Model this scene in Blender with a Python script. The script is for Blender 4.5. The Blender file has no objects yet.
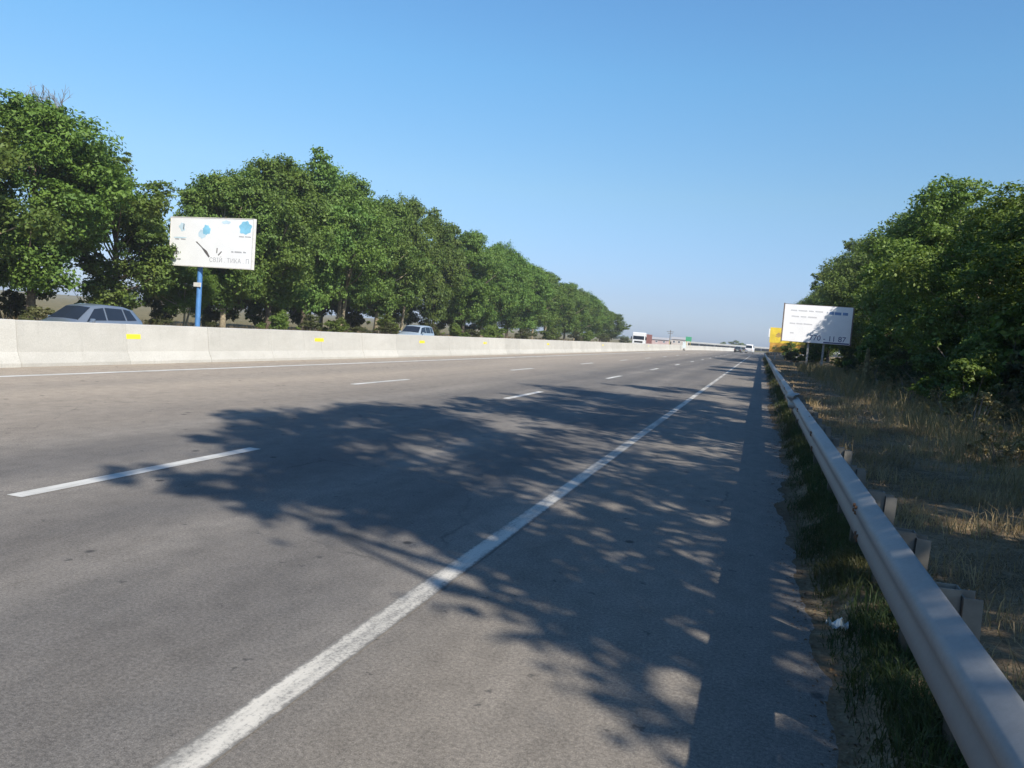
import bpy, bmesh, math, random
import numpy as np
from mathutils import Vector, Matrix

S = bpy.context.scene
C = S.collection
random.seed(7)

# ------------------------------------------------------------------ camera
EYE = 1.56
cam_d = bpy.data.cameras.new("camera")
cam_d.sensor_width = 36.0
cam_d.lens = 28.125
cam_d.clip_start = 0.05
cam_d.clip_end = 6000
cam = bpy.data.objects.new("camera", cam_d)
C.objects.link(cam)


def camera_axes():
    th = math.radians(4.4)                     # the camera was held slightly tilted
    y = Vector((249 / 800, 36 / 800, -1)).normalized()
    d = Vector((math.cos(th), -math.sin(th), 0))
    z = d.cross(y).normalized()
    x = y.cross(z)
    return Matrix((x, y, z))


cam.matrix_world = Matrix.Translation((0, 0, EYE)) @ camera_axes().to_4x4()
S.camera = cam

# ------------------------------------------------------------------ light
SUN = Vector((1.0, -0.85, 1.0)).normalized()
world = bpy.data.worlds.new("World")
S.world = world
world.use_nodes = True
wn = world.node_tree
wn.nodes.clear()
sky = wn.nodes.new("ShaderNodeTexSky")
sky.sky_type = 'NISHITA'
sky.sun_disc = False
sky.sun_elevation = math.asin(SUN.z)
sky.sun_rotation = math.atan2(SUN.x, SUN.y)
sky.air_density = 1.0
sky.dust_density = 0.6
sky.ozone_density = 1.6
bg = wn.nodes.new("ShaderNodeBackground")
bg.inputs[1].default_value = 0.10
wo = wn.nodes.new("ShaderNodeOutputWorld")
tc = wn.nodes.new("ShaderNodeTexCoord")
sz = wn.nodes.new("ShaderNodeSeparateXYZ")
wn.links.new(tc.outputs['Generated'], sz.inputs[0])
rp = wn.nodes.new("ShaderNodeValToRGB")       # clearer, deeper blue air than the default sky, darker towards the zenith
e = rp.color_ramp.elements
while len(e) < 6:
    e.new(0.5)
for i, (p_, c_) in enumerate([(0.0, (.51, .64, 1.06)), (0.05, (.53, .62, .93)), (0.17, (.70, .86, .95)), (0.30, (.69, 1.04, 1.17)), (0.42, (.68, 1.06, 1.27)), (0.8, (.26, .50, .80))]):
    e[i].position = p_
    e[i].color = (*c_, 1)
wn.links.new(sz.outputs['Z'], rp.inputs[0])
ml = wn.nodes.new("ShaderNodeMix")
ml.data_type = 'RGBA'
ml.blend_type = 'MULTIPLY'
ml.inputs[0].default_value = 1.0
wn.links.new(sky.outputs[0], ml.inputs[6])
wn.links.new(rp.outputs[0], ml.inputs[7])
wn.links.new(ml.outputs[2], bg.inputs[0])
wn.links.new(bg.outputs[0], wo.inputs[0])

sun_d = bpy.data.lights.new("sun", 'SUN')
sun_d.energy = 4.6
sun_d.angle = math.radians(0.53)
sun_d.color = (1.0, 0.93, 0.82)
sun = bpy.data.objects.new("sun", sun_d)
sun.rotation_euler = SUN.to_track_quat('Z', 'Y').to_euler()
sun.location = SUN * 60
C.objects.link(sun)

S.view_settings.view_transform = 'Standard'
S.view_settings.look = 'None'
S.view_settings.gamma = 1.0
S.view_settings.use_curve_mapping = False
S.view_settings.exposure = 0.6
S.render.engine = 'CYCLES'
S.cycles.max_bounces = 6
S.cycles.transparent_max_bounces = 6
S.cycles.use_denoising = True


# ------------------------------------------------------------------ helpers
def nd(t, kind, **kw):
    n = t.nodes.new(kind)
    for k, v in kw.items():
        setattr(n, k, v)
    return n


def ramp(t, fac, stops):
    r = nd(t, "ShaderNodeValToRGB")
    e = r.color_ramp.elements
    while len(e) < len(stops):
        e.new(0.5)
    for i, (p, c) in enumerate(stops):
        e[i].position = p
        e[i].color = (c, c, c, 1) if not hasattr(c, '__len__') else (*c, 1)
    t.links.new(fac, r.inputs[0])
    return r.outputs[0]


def mixc(t, fac, a, b, blend='MIX'):
    m = nd(t, "ShaderNodeMix", data_type='RGBA', blend_type=blend)
    for s, v in ((0, fac), (6, a), (7, b)):
        if hasattr(v, 'is_output') or isinstance(v, bpy.types.NodeSocket):
            t.links.new(v, m.inputs[s])
        elif s == 0:
            m.inputs[0].default_value = v
        else:
            m.inputs[s].default_value = (*v, 1)
    return m.outputs[2]


def noise(t, vec, scale, detail=4, rough=0.55, out=0, dist=0.0):
    n = nd(t, "ShaderNodeTexNoise")
    n.inputs['Scale'].default_value = scale
    n.inputs['Detail'].default_value = detail
    n.inputs['Roughness'].default_value = rough
    n.inputs['Distortion'].default_value = dist
    if vec is not None:
        t.links.new(vec, n.inputs['Vector'])
    return n.outputs[out]


def mapped(t, src, scale=(1, 1, 1), loc=(0, 0, 0)):
    m = nd(t, "ShaderNodeMapping")
    m.inputs['Scale'].default_value = scale
    m.inputs['Location'].default_value = loc
    t.links.new(src, m.inputs['Vector'])
    return m.outputs[0]


def base_mat(name):
    m = bpy.data.materials.new(name)
    m.use_nodes = True
    t = m.node_tree
    return m, t, t.nodes["Principled BSDF"]


def bump(t, p, height, strength=0.3, distance=0.01):
    b = nd(t, "ShaderNodeBump")
    b.inputs['Strength'].default_value = strength
    b.inputs['Distance'].default_value = distance
    t.links.new(height, b.inputs['Height'])
    t.links.new(b.outputs[0], p.inputs['Normal'])


def mat(name, col, rough=0.6, metal=0.0, var=0.25, scale=6.0, coat=0.0, bmp=0.0, spec=0.5):
    m, t, p = base_mat(name)
    geo = nd(t, "ShaderNodeNewGeometry").outputs['Position']
    n = noise(t, geo, scale, 5)
    f = ramp(t, n, [(0.3, 0.0), (0.7, 1.0)])
    dark = tuple(c * (1 - var) for c in col)
    lite = tuple(min(1, c * (1 + var * 0.5)) for c in col)
    t.links.new(mixc(t, f, dark, lite), p.inputs['Base Color'])
    p.inputs['Roughness'].default_value = rough
    p.inputs['Metallic'].default_value = metal
    p.inputs['Coat Weight'].default_value = coat
    p.inputs['Specular IOR Level'].default_value = spec
    if bmp:
        bump(t, p, noise(t, geo, scale * 8, 3), bmp)
    return m


def mesh_np(name, V, F, mats, smooth=False, parent=None, midx=None):
    """V (n,3) array, F (m,k) array of equal-sized polygons."""
    me = bpy.data.meshes.new(name)
    V = np.asarray(V, dtype=np.float32)
    F = np.asarray(F, dtype=np.int32)
    m, k = F.shape
    me.vertices.add(len(V))
    me.vertices.foreach_set("co", V.ravel())
    me.loops.add(m * k)
    me.loops.foreach_set("vertex_index", F.ravel())
    me.polygons.add(m)
    me.polygons.foreach_set("loop_start", np.arange(0, m * k, k, dtype=np.int32))
    if midx is not None:
        me.polygons.foreach_set("material_index", np.asarray(midx, dtype=np.int32))
    if smooth:
        me.polygons.foreach_set("use_smooth", np.ones(m, dtype=bool))
    me.update(calc_edges=True)
    for mm in (mats if isinstance(mats, (list, tuple)) else [mats]):
        me.materials.append(mm)
    return link(name, me, parent)


def link(name, me, parent=None):
    o = bpy.data.objects.new(name, me)
    C.objects.link(o)
    if parent:
        o.parent = parent
    return o


def obj(name, bm, m, parent=None, smooth=False, angle=None):
    me = bpy.data.meshes.new(name)
    bmesh.ops.recalc_face_normals(bm, faces=bm.faces[:])
    bm.to_mesh(me)
    bm.free()
    me.materials.append(m)
    if smooth or angle:
        for p in me.polygons:
            p.use_smooth = True
        if angle:
            me.set_sharp_from_angle(angle=math.radians(angle))
    return link(name, me, parent)


def tag(o, label=None, cat=None, group=None, kind=None):
    if label:
        o['label'] = label
    if cat:
        o['category'] = cat
    if group:
        o['group'] = group
    if kind:
        o['kind'] = kind
    return o


def empty(name, loc=(0, 0, 0), rz=0.0):
    o = bpy.data.objects.new(name, None)
    o.empty_display_size = 0.3
    C.objects.link(o)
    o.location = loc
    o.rotation_euler = (0, 0, rz)
    return o


def copy_tree(o, parent=None):
    c = o.copy()
    C.objects.link(c)
    if parent:
        c.parent = parent
    for ch in list(o.children):
        copy_tree(ch, c)
    return c


def box(bm, x0, x1, y0, y1, z0, z1, bev=0.0):
    r = bmesh.ops.create_cube(bm, size=1.0)
    vs = r['verts']
    for v in vs:
        v.co = Vector(((x0 + x1) / 2 + v.co.x * (x1 - x0), (y0 + y1) / 2 + v.co.y * (y1 - y0),
                       (z0 + z1) / 2 + v.co.z * (z1 - z0)))
    if bev:
        es = list({e for v in vs for e in v.link_edges})
        bmesh.ops.bevel(bm, geom=es, offset=bev, segments=2, affect='EDGES', profile=0.5)


def tube(bm, pts, radii, n=8, cap=True):
    rings = []
    pts = [Vector(p) for p in pts]
    for i, p in enumerate(pts):
        a = pts[max(i - 1, 0)]
        b = pts[min(i + 1, len(pts) - 1)]
        d = (b - a).normalized()
        u = d.orthogonal().normalized() if abs(d.z) < 0.9 else d.cross(Vector((0, 1, 0))).normalized()
        if rings:
            u = (pu - d * pu.dot(d)).normalized()
        pu = u
        w = d.cross(u)
        rings.append([bm.verts.new(p + (u * math.cos(2 * math.pi * k / n) + w * math.sin(2 * math.pi * k / n)) * radii[i])
                      for k in range(n)])
    for r0, r1 in zip(rings, rings[1:]):
        for k in range(n):
            bm.faces.new((r0[k], r0[(k + 1) % n], r1[(k + 1) % n], r1[k]))
    if cap:
        bm.faces.new(rings[0][::-1])
        bm.faces.new(rings[-1])


def bend(y):
    """sideways shift of the road: straight at first, a gentle right-hand curve far ahead"""
    return 0.0 if y < 140 else (y - 140) ** 2 / 1600.0


def strip(name, x0, x1, ys, z, m, parent=None, kind=None, nx=1, z1=None):
    V, F = [], []
    for y in ys:
        for i in range(nx + 1):
            V.append((x0 + (x1 - x0) * i / nx + bend(y), y, z + ((z1 if z1 is not None else z) - z) * i / nx))
    w = nx + 1
    for j in range(len(ys) - 1):
        for i in range(nx):
            a = j * w + i
            F.append((a, a + 1, a + w + 1, a + w))
    o = mesh_np(name, V, F, m, parent=parent)
    if kind:
        o['kind'] = kind
    return o


YS = [-30, 0, 40, 80, 120, 140] + list(range(145, 425, 5))

# ------------------------------------------------------------------ materials of the setting


def nd_sep(t, c):
    q = nd(t, "ShaderNodeSeparateColor")
    t.links.new(c, q.inputs[0])
    return q.outputs[0]


def asphalt_mat(name, tint, lanes=True):
    m, t, p = base_mat(name)
    geo = nd(t, "ShaderNodeNewGeometry").outputs['Position']
    sep = nd(t, "ShaderNodeSeparateXYZ")
    t.links.new(geo, sep.inputs[0])
    streak = noise(t, mapped(t, geo, (1.3, 0.035, 1)), 1.0, 6, 0.6)
    cloud = noise(t, mapped(t, geo, (0.5, 0.22, 1)), 1.0, 6, 0.62)
    col = mixc(t, ramp(t, streak, [(0.32, 0), (0.68, 1)]), tuple(c * 0.72 for c in tint), tuple(c * 1.18 for c in tint))
    col = mixc(t, ramp(t, cloud, [(0.40, 0), (0.66, 0.8)]), col, tuple(c * k for c, k in zip(tint, (0.62, 0.65, 0.70))))
    if lanes:
        # tyre-polished wheel tracks and darker oily lane centres
        tr = nd(t, "ShaderNodeMath", operation='MULTIPLY_ADD')
        t.links.new(sep.outputs['X'], tr.inputs[0])
        tr.inputs[1].default_value = 2 * math.pi / 1.8
        tr.inputs[2].default_value = 1.75 * 2 * math.pi / 1.8
        cs = nd(t, "ShaderNodeMath", operation='COSINE')
        t.links.new(tr.outputs[0], cs.inputs[0])
        mr = nd(t, "ShaderNodeMapRange")
        mr.inputs[1].default_value = -1
        mr.inputs[2].default_value = 1
        mr.inputs[3].default_value = 0.26
        mr.inputs[4].default_value = 0.0
        t.links.new(cs.outputs[0], mr.inputs[0])
        inlane = ramp(t, sep.outputs['X'], [(0.0, 1), (1.0, 1)])
        lt = nd(t, "ShaderNodeMath", operation='LESS_THAN')
        t.links.new(sep.outputs['X'], lt.inputs[0])
        lt.inputs[1].default_value = -1.9
        mu = nd(t, "ShaderNodeMath", operation='MULTIPLY')
        t.links.new(mr.outputs[0], mu.inputs[0])
        t.links.new(lt.outputs[0], mu.inputs[1])
        col = mixc(t, mu.outputs[0], col, (0.045, 0.045, 0.05))
        # the shoulder is browner and dustier than the running lanes
        sh = nd(t, "ShaderNodeMapRange")
        sh.interpolation_type = 'SMOOTHSTEP'
        sh.inputs[1].default_value = -2.0
        sh.inputs[2].default_value = -1.2
        t.links.new(sep.outputs['X'], sh.inputs[0])
        shf = nd(t, "ShaderNodeMath", operation='MULTIPLY')
        t.links.new(sh.outputs[0], shf.inputs[0])
        shf.inputs[1].default_value = 0.45
        col = mixc(t, shf.outputs[0], col, tuple(c * k for c, k in zip(tint, (1.12, 1.08, 1.0))))
    if lanes:
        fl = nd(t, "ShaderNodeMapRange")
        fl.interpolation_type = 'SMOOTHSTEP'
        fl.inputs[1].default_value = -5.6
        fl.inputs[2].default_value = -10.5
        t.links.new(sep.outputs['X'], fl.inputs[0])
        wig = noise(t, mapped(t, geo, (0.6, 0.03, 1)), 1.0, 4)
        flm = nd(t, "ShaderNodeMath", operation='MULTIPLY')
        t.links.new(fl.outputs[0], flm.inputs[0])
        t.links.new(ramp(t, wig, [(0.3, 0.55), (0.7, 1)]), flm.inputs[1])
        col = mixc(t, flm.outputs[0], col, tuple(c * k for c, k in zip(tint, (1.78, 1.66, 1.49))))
    grain = noise(t, geo, 55, 3, 0.75)
    grain2 = noise(t, geo, 190, 2, 0.7)
    col = mixc(t, 0.42, col, ramp(t, grain, [(0.33, 0.12), (0.5, 0.5), (0.68, 0.9)]), 'OVERLAY')
    col = mixc(t, 0.65, col, ramp(t, grain2, [(0.3, 0.2), (0.52, 0.5), (0.75, 0.9)]), 'OVERLAY')
    mott = noise(t, mapped(t, geo, (5.5, 3.2, 1)), 1.0, 6, 0.7)
    col = mixc(t, 0.34, col, ramp(t, mott, [(0.30, 0.22), (0.5, 0.5), (0.72, 0.74)]), 'OVERLAY')
    fleck = nd(t, "ShaderNodeTexVoronoi")
    fleck.inputs['Scale'].default_value = 7.5
    t.links.new(mixc(t, 0.12, geo, noise(t, geo, 20, 3, 0.6, out=1), 'ADD'), fleck.inputs['Vector'])
    fsel = nd(t, "ShaderNodeMath", operation='LESS_THAN')
    t.links.new(nd_sep(t, fleck.outputs['Color']), fsel.inputs[0])
    fsel.inputs[1].default_value = 0.16
    fm = nd(t, "ShaderNodeMath", operation='MULTIPLY')
    t.links.new(ramp(t, fleck.outputs['Distance'], [(0.10, 0.7), (0.2, 0)]), fm.inputs[0])
    t.links.new(fsel.outputs[0], fm.inputs[1])
    col = mixc(t, fm.outputs[0], col, (0.045, 0.043, 0.042))
    # tar and oil spots
    vo = nd(t, "ShaderNodeTexVoronoi")
    vo.inputs['Scale'].default_value = 1.9
    t.links.new(mapped(t, geo, (1.0, 0.8, 1)), vo.inputs['Vector'])
    sp = ramp(t, vo.outputs['Distance'], [(0.045, 0.8), (0.085, 0)])
    gate = ramp(t, noise(t, geo, 0.9, 2), [(0.38, 0), (0.48, 1)])
    ml = nd(t, "ShaderNodeMath", operation='MULTIPLY')
    t.links.new(sp, ml.inputs[0])
    t.links.new(gate, ml.inputs[1])
    col = mixc(t, ml.outputs[0], col, (0.02, 0.02, 0.022))
    # thin cracks, broken up
    v2 = nd(t, "ShaderNodeTexVoronoi", feature='DISTANCE_TO_EDGE')
    v2.inputs['Scale'].default_value = 0.33
    wob = noise(t, geo, 1.6, 5, 0.6, out=1)
    t.links.new(mixc(t, 0.35, geo, wob, 'ADD'), v2.inputs['Vector'])
    cr = ramp(t, v2.outputs['Distance'], [(0.0, 0.65), (0.006, 0)])
    g2 = ramp(t, noise(t, geo, 0.45, 3), [(0.50, 0), (0.58, 0.8)])
    m2 = nd(t, "ShaderNodeMath", operation='MULTIPLY')
    t.links.new(cr, m2.inputs[0])
    t.links.new(g2, m2.inputs[1])
    col = mixc(t, m2.outputs[0], col, (0.03, 0.03, 0.032))
    t.links.new(col, p.inputs['Base Color'])
    p.inputs['Roughness'].default_value = 0.82
    p.inputs['Specular IOR Level'].default_value = 0.35
    bump(t, p, grain2, 0.5, 0.004)
    return m


def paint_mat(name, tint, wear=0.5, centre=None):
    m, t, p = base_mat(name)
    geo = nd(t, "ShaderNodeNewGeometry").outputs['Position']
    g = noise(t, geo, 60, 4, 0.8)
    w = noise(t, mapped(t, geo, (5, 0.8, 1)), 1.0, 5, 0.7)
    sm = nd(t, "ShaderNodeMath", operation='MULTIPLY_ADD')
    t.links.new(w, sm.inputs[0])
    sm.inputs[1].default_value = 0.75
    t.links.new(g, sm.inputs[2])
    f = ramp(t, sm.outputs[0], [(0.52 + 0.2 * wear, 0), (0.68 + 0.28 * wear, 1)])
    col = mixc(t, f, (0.16, 0.155, 0.145), tint)
    col = mixc(t, ramp(t, w, [(0.36, 0.6), (0.62, 0)]), col, (0.24, 0.23, 0.21))
    if centre is not None:
        # chipped, ragged edges
        sx = nd(t, "ShaderNodeSeparateXYZ")
        t.links.new(geo, sx.inputs[0])
        d = nd(t, "ShaderNodeMath", operation='SUBTRACT')
        t.links.new(sx.outputs['X'], d.inputs[0])
        d.inputs[1].default_value = centre
        ab = nd(t, "ShaderNodeMath", operation='ABSOLUTE')
        t.links.new(d.outputs[0], ab.inputs[0])
        rg = noise(t, mapped(t, geo, (28, 22, 1)), 1.0, 5, 0.75)
        ad = nd(t, "ShaderNodeMath", operation='MULTIPLY_ADD')
        t.links.new(rg, ad.inputs[0])
        ad.inputs[1].default_value = 0.075
        t.links.new(ab.outputs[0], ad.inputs[2])
        col = mixc(t, ramp(t, ad.outputs[0], [(0.092, 0), (0.110, 0.95)]), col, (0.155, 0.145, 0.13))
    t.links.new(col, p.inputs['Base Color'])
    p.inputs['Roughness'].default_value = 0.7
    return m


def earth_mat(name, a, b, c, dark_strip=False):
    m, t, p = base_mat(name)
    geo = nd(t, "ShaderNodeNewGeometry").outputs['Position']
    n1 = noise(t, geo, 0.55, 6, 0.65)
    n2 = noise(t, geo, 7, 6, 0.7)
    n3 = noise(t, geo, 45, 4, 0.75)
    col = mixc(t, ramp(t, n1, [(0.38, 0), (0.62, 1)]), a, b)
    col = mixc(t, ramp(t, n2, [(0.45, 0), (0.7, 0.8)]), col, c)
    col = mixc(t, 0.55, col, ramp(t, n3, [(0.3, 0.15), (0.5, 0.5), (0.7, 0.85)]), 'OVERLAY')
    if dark_strip:
        # humus and rotted leaves collected along the road edge
        sx = nd(t, "ShaderNodeSeparateXYZ")
        t.links.new(geo, sx.inputs[0])
        ad = nd(t, "ShaderNodeMath", operation='MULTIPLY_ADD')
        t.links.new(n1, ad.inputs[0])
        ad.inputs[1].default_value = 0.8
        t.links.new(sx.outputs['X'], ad.inputs[2])
        col = mixc(t, ramp(t, ad.outputs[0], [(0.0, 0.7), (0.7, 0.7), (1.0, 0.0)]), col, (0.055, 0.043, 0.028))
    t.links.new(col, p.inputs['Base Color'])
    p.inputs['Roughness'].default_value = 0.95
    p.inputs['Specular IOR Level'].default_value = 0.1
    bump(t, p, n2, 0.6, 0.05)
    return m


M_asph = asphalt_mat("asphalt", (0.207, 0.187, 0.164))
M_asph2 = asphalt_mat("asphalt_far", (0.165, 0.155, 0.145), lanes=False)
M_line = paint_mat("worn_white_paint", (0.58, 0.55, 0.49), 0.85, -1.735)
M_dash = paint_mat("white_paint", (0.68, 0.67, 0.63), 0.05)
M_ground = earth_mat("dry_ground", (0.20, 0.16, 0.085), (0.11, 0.11, 0.05), (0.26, 0.21, 0.13))
M_verge = earth_mat("verge_soil", (0.25, 0.18, 0.11), (0.13, 0.095, 0.055), (0.36, 0.28, 0.175), True)


def concrete_mat():
    m, t, p = base_mat("barrier_concrete")
    geo = nd(t, "ShaderNodeNewGeometry").outputs['Position']
    n1 = noise(t, mapped(t, geo, (1, 0.9, 2.2)), 1.0, 6, 0.65)
    n2 = noise(t, mapped(t, geo, (6, 6, 0.8)), 1.0, 5, 0.7)
    n3 = noise(t, geo, 40, 3, 0.7)
    col = mixc(t, ramp(t, n1, [(0.35, 0), (0.65, 1)]), (0.42, 0.41, 0.378), (0.475, 0.465, 0.432))
    col = mixc(t, ramp(t, n2, [(0.58, 0), (0.78, 0.4)]), col, (0.27, 0.255, 0.225))
    col = mixc(t, 0.25, col, ramp(t, n3, [(0.3, 0.3), (0.7, 0.75)]), 'OVERLAY')
    oi = nd(t, "ShaderNodeObjectInfo")
    col = mixc(t, 0.22, col, ramp(t, oi.outputs['Random'], [(0, 0.33), (1, 0.62)]), 'OVERLAY')
    t.links.new(col, p.inputs['Base Color'])
    p.inputs['Roughness'].default_value = 0.9
    bump(t, p, n3, 0.25, 0.01)
    return m


M_conc = concrete_mat()


def leaf_mat(name, a, b, c, trans=0.3):
    m, t, p = base_mat(name)
    g = nd(t, "ShaderNodeNewGeometry")
    oi = nd(t, "ShaderNodeObjectInfo")
    n = noise(t, g.outputs['Position'], 0.5, 3, 0.6)
    col = mixc(t, ramp(t, g.outputs['Random Per Island'], [(0, 0), (1, 1)]), a, b)
    col = mixc(t, ramp(t, n, [(0.45, 0), (0.7, 0.75)]), col, c)
    hs = nd(t, "ShaderNodeHueSaturation")
    mr = nd(t, "ShaderNodeMapRange")
    mr.inputs[3].default_value = 0.8
    mr.inputs[4].default_value = 1.2
    t.links.new(oi.outputs['Random'], mr.inputs[0])
    t.links.new(mr.outputs[0], hs.inputs['Value'])
    m2 = nd(t, "ShaderNodeMapRange")
    m2.inputs[3].default_value = 0.483
    m2.inputs[4].default_value = 0.505
    t.links.new(oi.outputs['Random'], m2.inputs[0])
    t.links.new(m2.outputs[0], hs.inputs['Hue'])
    t.links.new(col, hs.inputs['Color'])
    t.links.new(hs.outputs[0], p.inputs['Base Color'])
    p.inputs['Roughness'].default_value = 0.55
    p.inputs['Specular IOR Level'].default_value = 0.3
    tr = nd(t, "ShaderNodeBsdfTranslucent")
    br = mixc(t, 1.0, hs.outputs[0], (1.25, 1.3, 0.7), 'MULTIPLY')
    t.links.new(br, tr.inputs[0])
    mx = nd(t, "ShaderNodeMixShader")
    mx.inputs[0].default_value = trans
    t.links.new(p.outputs[0], mx.inputs[1])
    t.links.new(tr.outputs[0], mx.inputs[2])
    t.links.new(mx.outputs[0], t.nodes["Material Output"].inputs[0])
    return m


M_leafL = leaf_mat("leaves_ash", (0.078, 0.145, 0.026), (0.150, 0.235, 0.042), (0.080, 0.150, 0.038), 0.28)
M_leafL2 = leaf_mat("leaves_maple", (0.072, 0.140, 0.030), (0.140, 0.225, 0.048), (0.150, 0.205, 0.040), 0.28)
M_leafR = leaf_mat("leaves_elm", (0.080, 0.135, 0.028), (0.150, 0.220, 0.044), (0.165, 0.220, 0.048), 0.30)
M_shrub = leaf_mat("leaves_shrub", (0.060, 0.085, 0.028), (0.110, 0.120, 0.045), (0.15, 0.14, 0.06))
M_weed = leaf_mat("dry_weed", (0.20, 0.17, 0.08), (0.36, 0.30, 0.15), (0.14, 0.15, 0.06), 0.25)
M_grass = leaf_mat("green_grass", (0.028, 0.048, 0.015), (0.055, 0.080, 0.025), (0.12, 0.10, 0.045), 0.25)
M_dry = leaf_mat("dry_grass", (0.24, 0.18, 0.095), (0.44, 0.34, 0.19), (0.17, 0.13, 0.075), 0.2)
M_bark = mat("bark", (0.14, 0.11, 0.08), 0.95, var=0.5, scale=9, bmp=0.5)
M_bark2 = mat("pale_bark", (0.30, 0.25, 0.17), 0.95, var=0.45, scale=9, bmp=0.5)
M_twig = mat("dead_wood", (0.20, 0.17, 0.14), 0.95, var=0.3, scale=5)
M_litter = leaf_mat("fallen_leaves", (0.10, 0.06, 0.03), (0.20, 0.13, 0.06), (0.08, 0.055, 0.03), 0.1)

# ------------------------------------------------------------------ ground, roads
g = mesh_np("ground", [(-3000, -300, -0.38), (3000, -300, -0.38), (3000, 5000, -0.38), (-3000, 5000, -0.38)], [(0, 1, 2, 3)], M_ground)
g['kind'] = "structure"

road = strip("road", -14.95, 0.62, YS, 0.0, M_asph, kind="structure", nx=6)
strip("opposite_road", -28.6, -14.951, YS, -0.34, M_asph2, kind="structure", nx=4, z1=-0.03)

strip("edge_line", -1.815, -1.655, YS, 0.004, M_line, kind="structure")
strip("median_line", -13.06, -12.88, YS, 0.004, M_dash, kind="structure")
bm = bmesh.new()
for xc, y0 in ((-5.31, 4.65), (-8.91, 4.25)):
    for k in range(-2, 32):
        ya = y0 + 12.3 * k
        yb = ya + 3.05
        a, b = bend(ya), bend(yb)
        bm.faces.new([bm.verts.new(v) for v in ((xc - .075 + a, ya, .004), (xc + .075 + a, ya, .004),
                                                (xc + .075 + b, yb, .004), (xc - .075 + b, yb, .004))])
o = obj("lane_dashes", bm, M_dash)
o['kind'] = "structure"

# right-hand verge: uneven soil that creeps over the edge of the asphalt
rng = np.random.default_rng(3)


def fbm(x, y, seed=0, octaves=5, base=0.3):
    r = np.random.default_rng(seed)
    out = np.zeros_like(x)
    for o_ in range(octaves):
        for _ in range(4):
            a = r.uniform(0, 2 * math.pi)
            f = base * 2 ** o_ * r.uniform(0.7, 1.4)
            out += np.sin((x * math.cos(a) + y * math.sin(a)) * f * 2 * math.pi + r.uniform(0, 7)) / (4 * 1.7 ** o_)
    return out


def verge_z(x, y):
    e = 0.36 + 0.10 * fbm(x * 0 + 0.3, y, 5, 5, 0.08)
    rise = np.clip((x - e) / 0.25, -1, 1)
    z = -0.002 + 0.045 * rise + 0.018 * fbm(x, y, 9, 4, 0.7) * np.clip((x - e) * 3 + .6, 0.15, 1)
    b_ = np.clip((x - 0.5) / 0.25, 0, 1)
    z += 0.11 * b_ * b_ * (3 - 2 * b_)
    z += 0.06 * np.clip((x - 1.2) / 3, 0, 1) * (1 + fbm(x, y, 4, 3, 0.12)) + 0.25 * np.clip((x - 4) / 8, 0, 1)
    return z


xs = np.concatenate([np.arange(0.02, 1.3, 0.045), np.arange(1.3, 4, 0.15), np.arange(4, 40, 1.5)])
ys_ = np.concatenate([np.arange(-8, 14, 0.06), np.arange(14, 45, 0.25), np.arange(45, 330, 1.5)])
XX, YY = np.meshgrid(xs, ys_)
ZZ = verge_z(XX, YY)
BX = np.vectorize(bend)(YY)
V = np.stack([XX + BX, YY, ZZ], -1).reshape(-1, 3)
nx, ny = len(xs), len(ys_)
I = (np.arange(ny - 1)[:, None] * nx + np.arange(nx - 1)[None, :]).ravel()
F = np.stack([I, I + 1, I + nx + 1, I + nx], -1)
o = mesh_np("verge", V, F, M_verge, smooth=True)
o['kind'] = "structure"


# ------------------------------------------------------------------ median barrier
def barrier_profile():
    # toe towards the road (+x), symmetric
    half = [(0.30, -0.12), (0.30, 0.07), (0.19, 0.30), (0.105, 0.94), (0.085, 0.955)]
    return half + [(-a, b) for a, b in half[::-1]]


bar = empty("concrete_barrier", (-14.78, 12, 0))
tag(bar, "long pale concrete median barrier with sloped toe, running between the two carriageways", "barrier")
PROF = barrier_profile()


def barrier_section_mesh(seed):
    bm = bmesh.new()
    L = 2.985
    r = random.Random(seed)
    rows = []
    n = 12
    for j in range(n + 1):
        y = L * j / n
        rows.append([bm.verts.new((x + r.uniform(-.004, .004), y, z + r.uniform(-.003, .003))) for x, z in PROF])
    for a, b in zip(rows, rows[1:]):
        for k in range(len(PROF) - 1):
            bm.faces.new((a[k], a[k + 1], b[k + 1], b[k]))
    bm.faces.new(rows[0])
    bm.faces.new(rows[-1][::-1])
    return bm


sec_meshes = []
M_yel = mat("yellow_marker", (0.75, 0.62, 0.04), 0.6, var=0.15)
bm = bmesh.new()
box(bm, -0.008, 0.008, -0.30, 0.30, -0.06, 0.06, 0.004)
ym = bpy.data.meshes.new("yellow_mark")
bm.to_mesh(ym)
bm.free()
ym.materials.append(M_yel)
for s in range(4):
    o = obj("barrier_section", barrier_section_mesh(s), M_conc, bar)
    sec_meshes.append(o.data)
    bpy.data.objects.remove(o)
MARKS = {5: 0.16, 7: 2.85, 10: 2.68, 13: 2.37, 18: 1.2, 25: 1.2, 36: 1.2}
for k in range(84):
    y0 = 0.75 + 3.0 * k
    o = link("barrier_section", sec_meshes[(k * 7 + k // 3) % 4], bar)
    ang = -math.atan2(bend(y0 + 3) - bend(y0), 3.0)
    o.location = (bend(y0) + random.uniform(-.008, .008), y0 - 12, random.uniform(-.006, .006))
    o.rotation_euler = (0, 0, ang + random.uniform(-.0015, .0015))
    if k == 3:
        o.location = (0.035, y0 - 12 - 0.03, 0.012)
    if k in MARKS:
        mk = link("yellow_mark", ym, o)
        mk.location = (0.137, MARKS[k], 0.66)
        mk.rotation_euler = (0, -0.13, 0)

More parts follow.
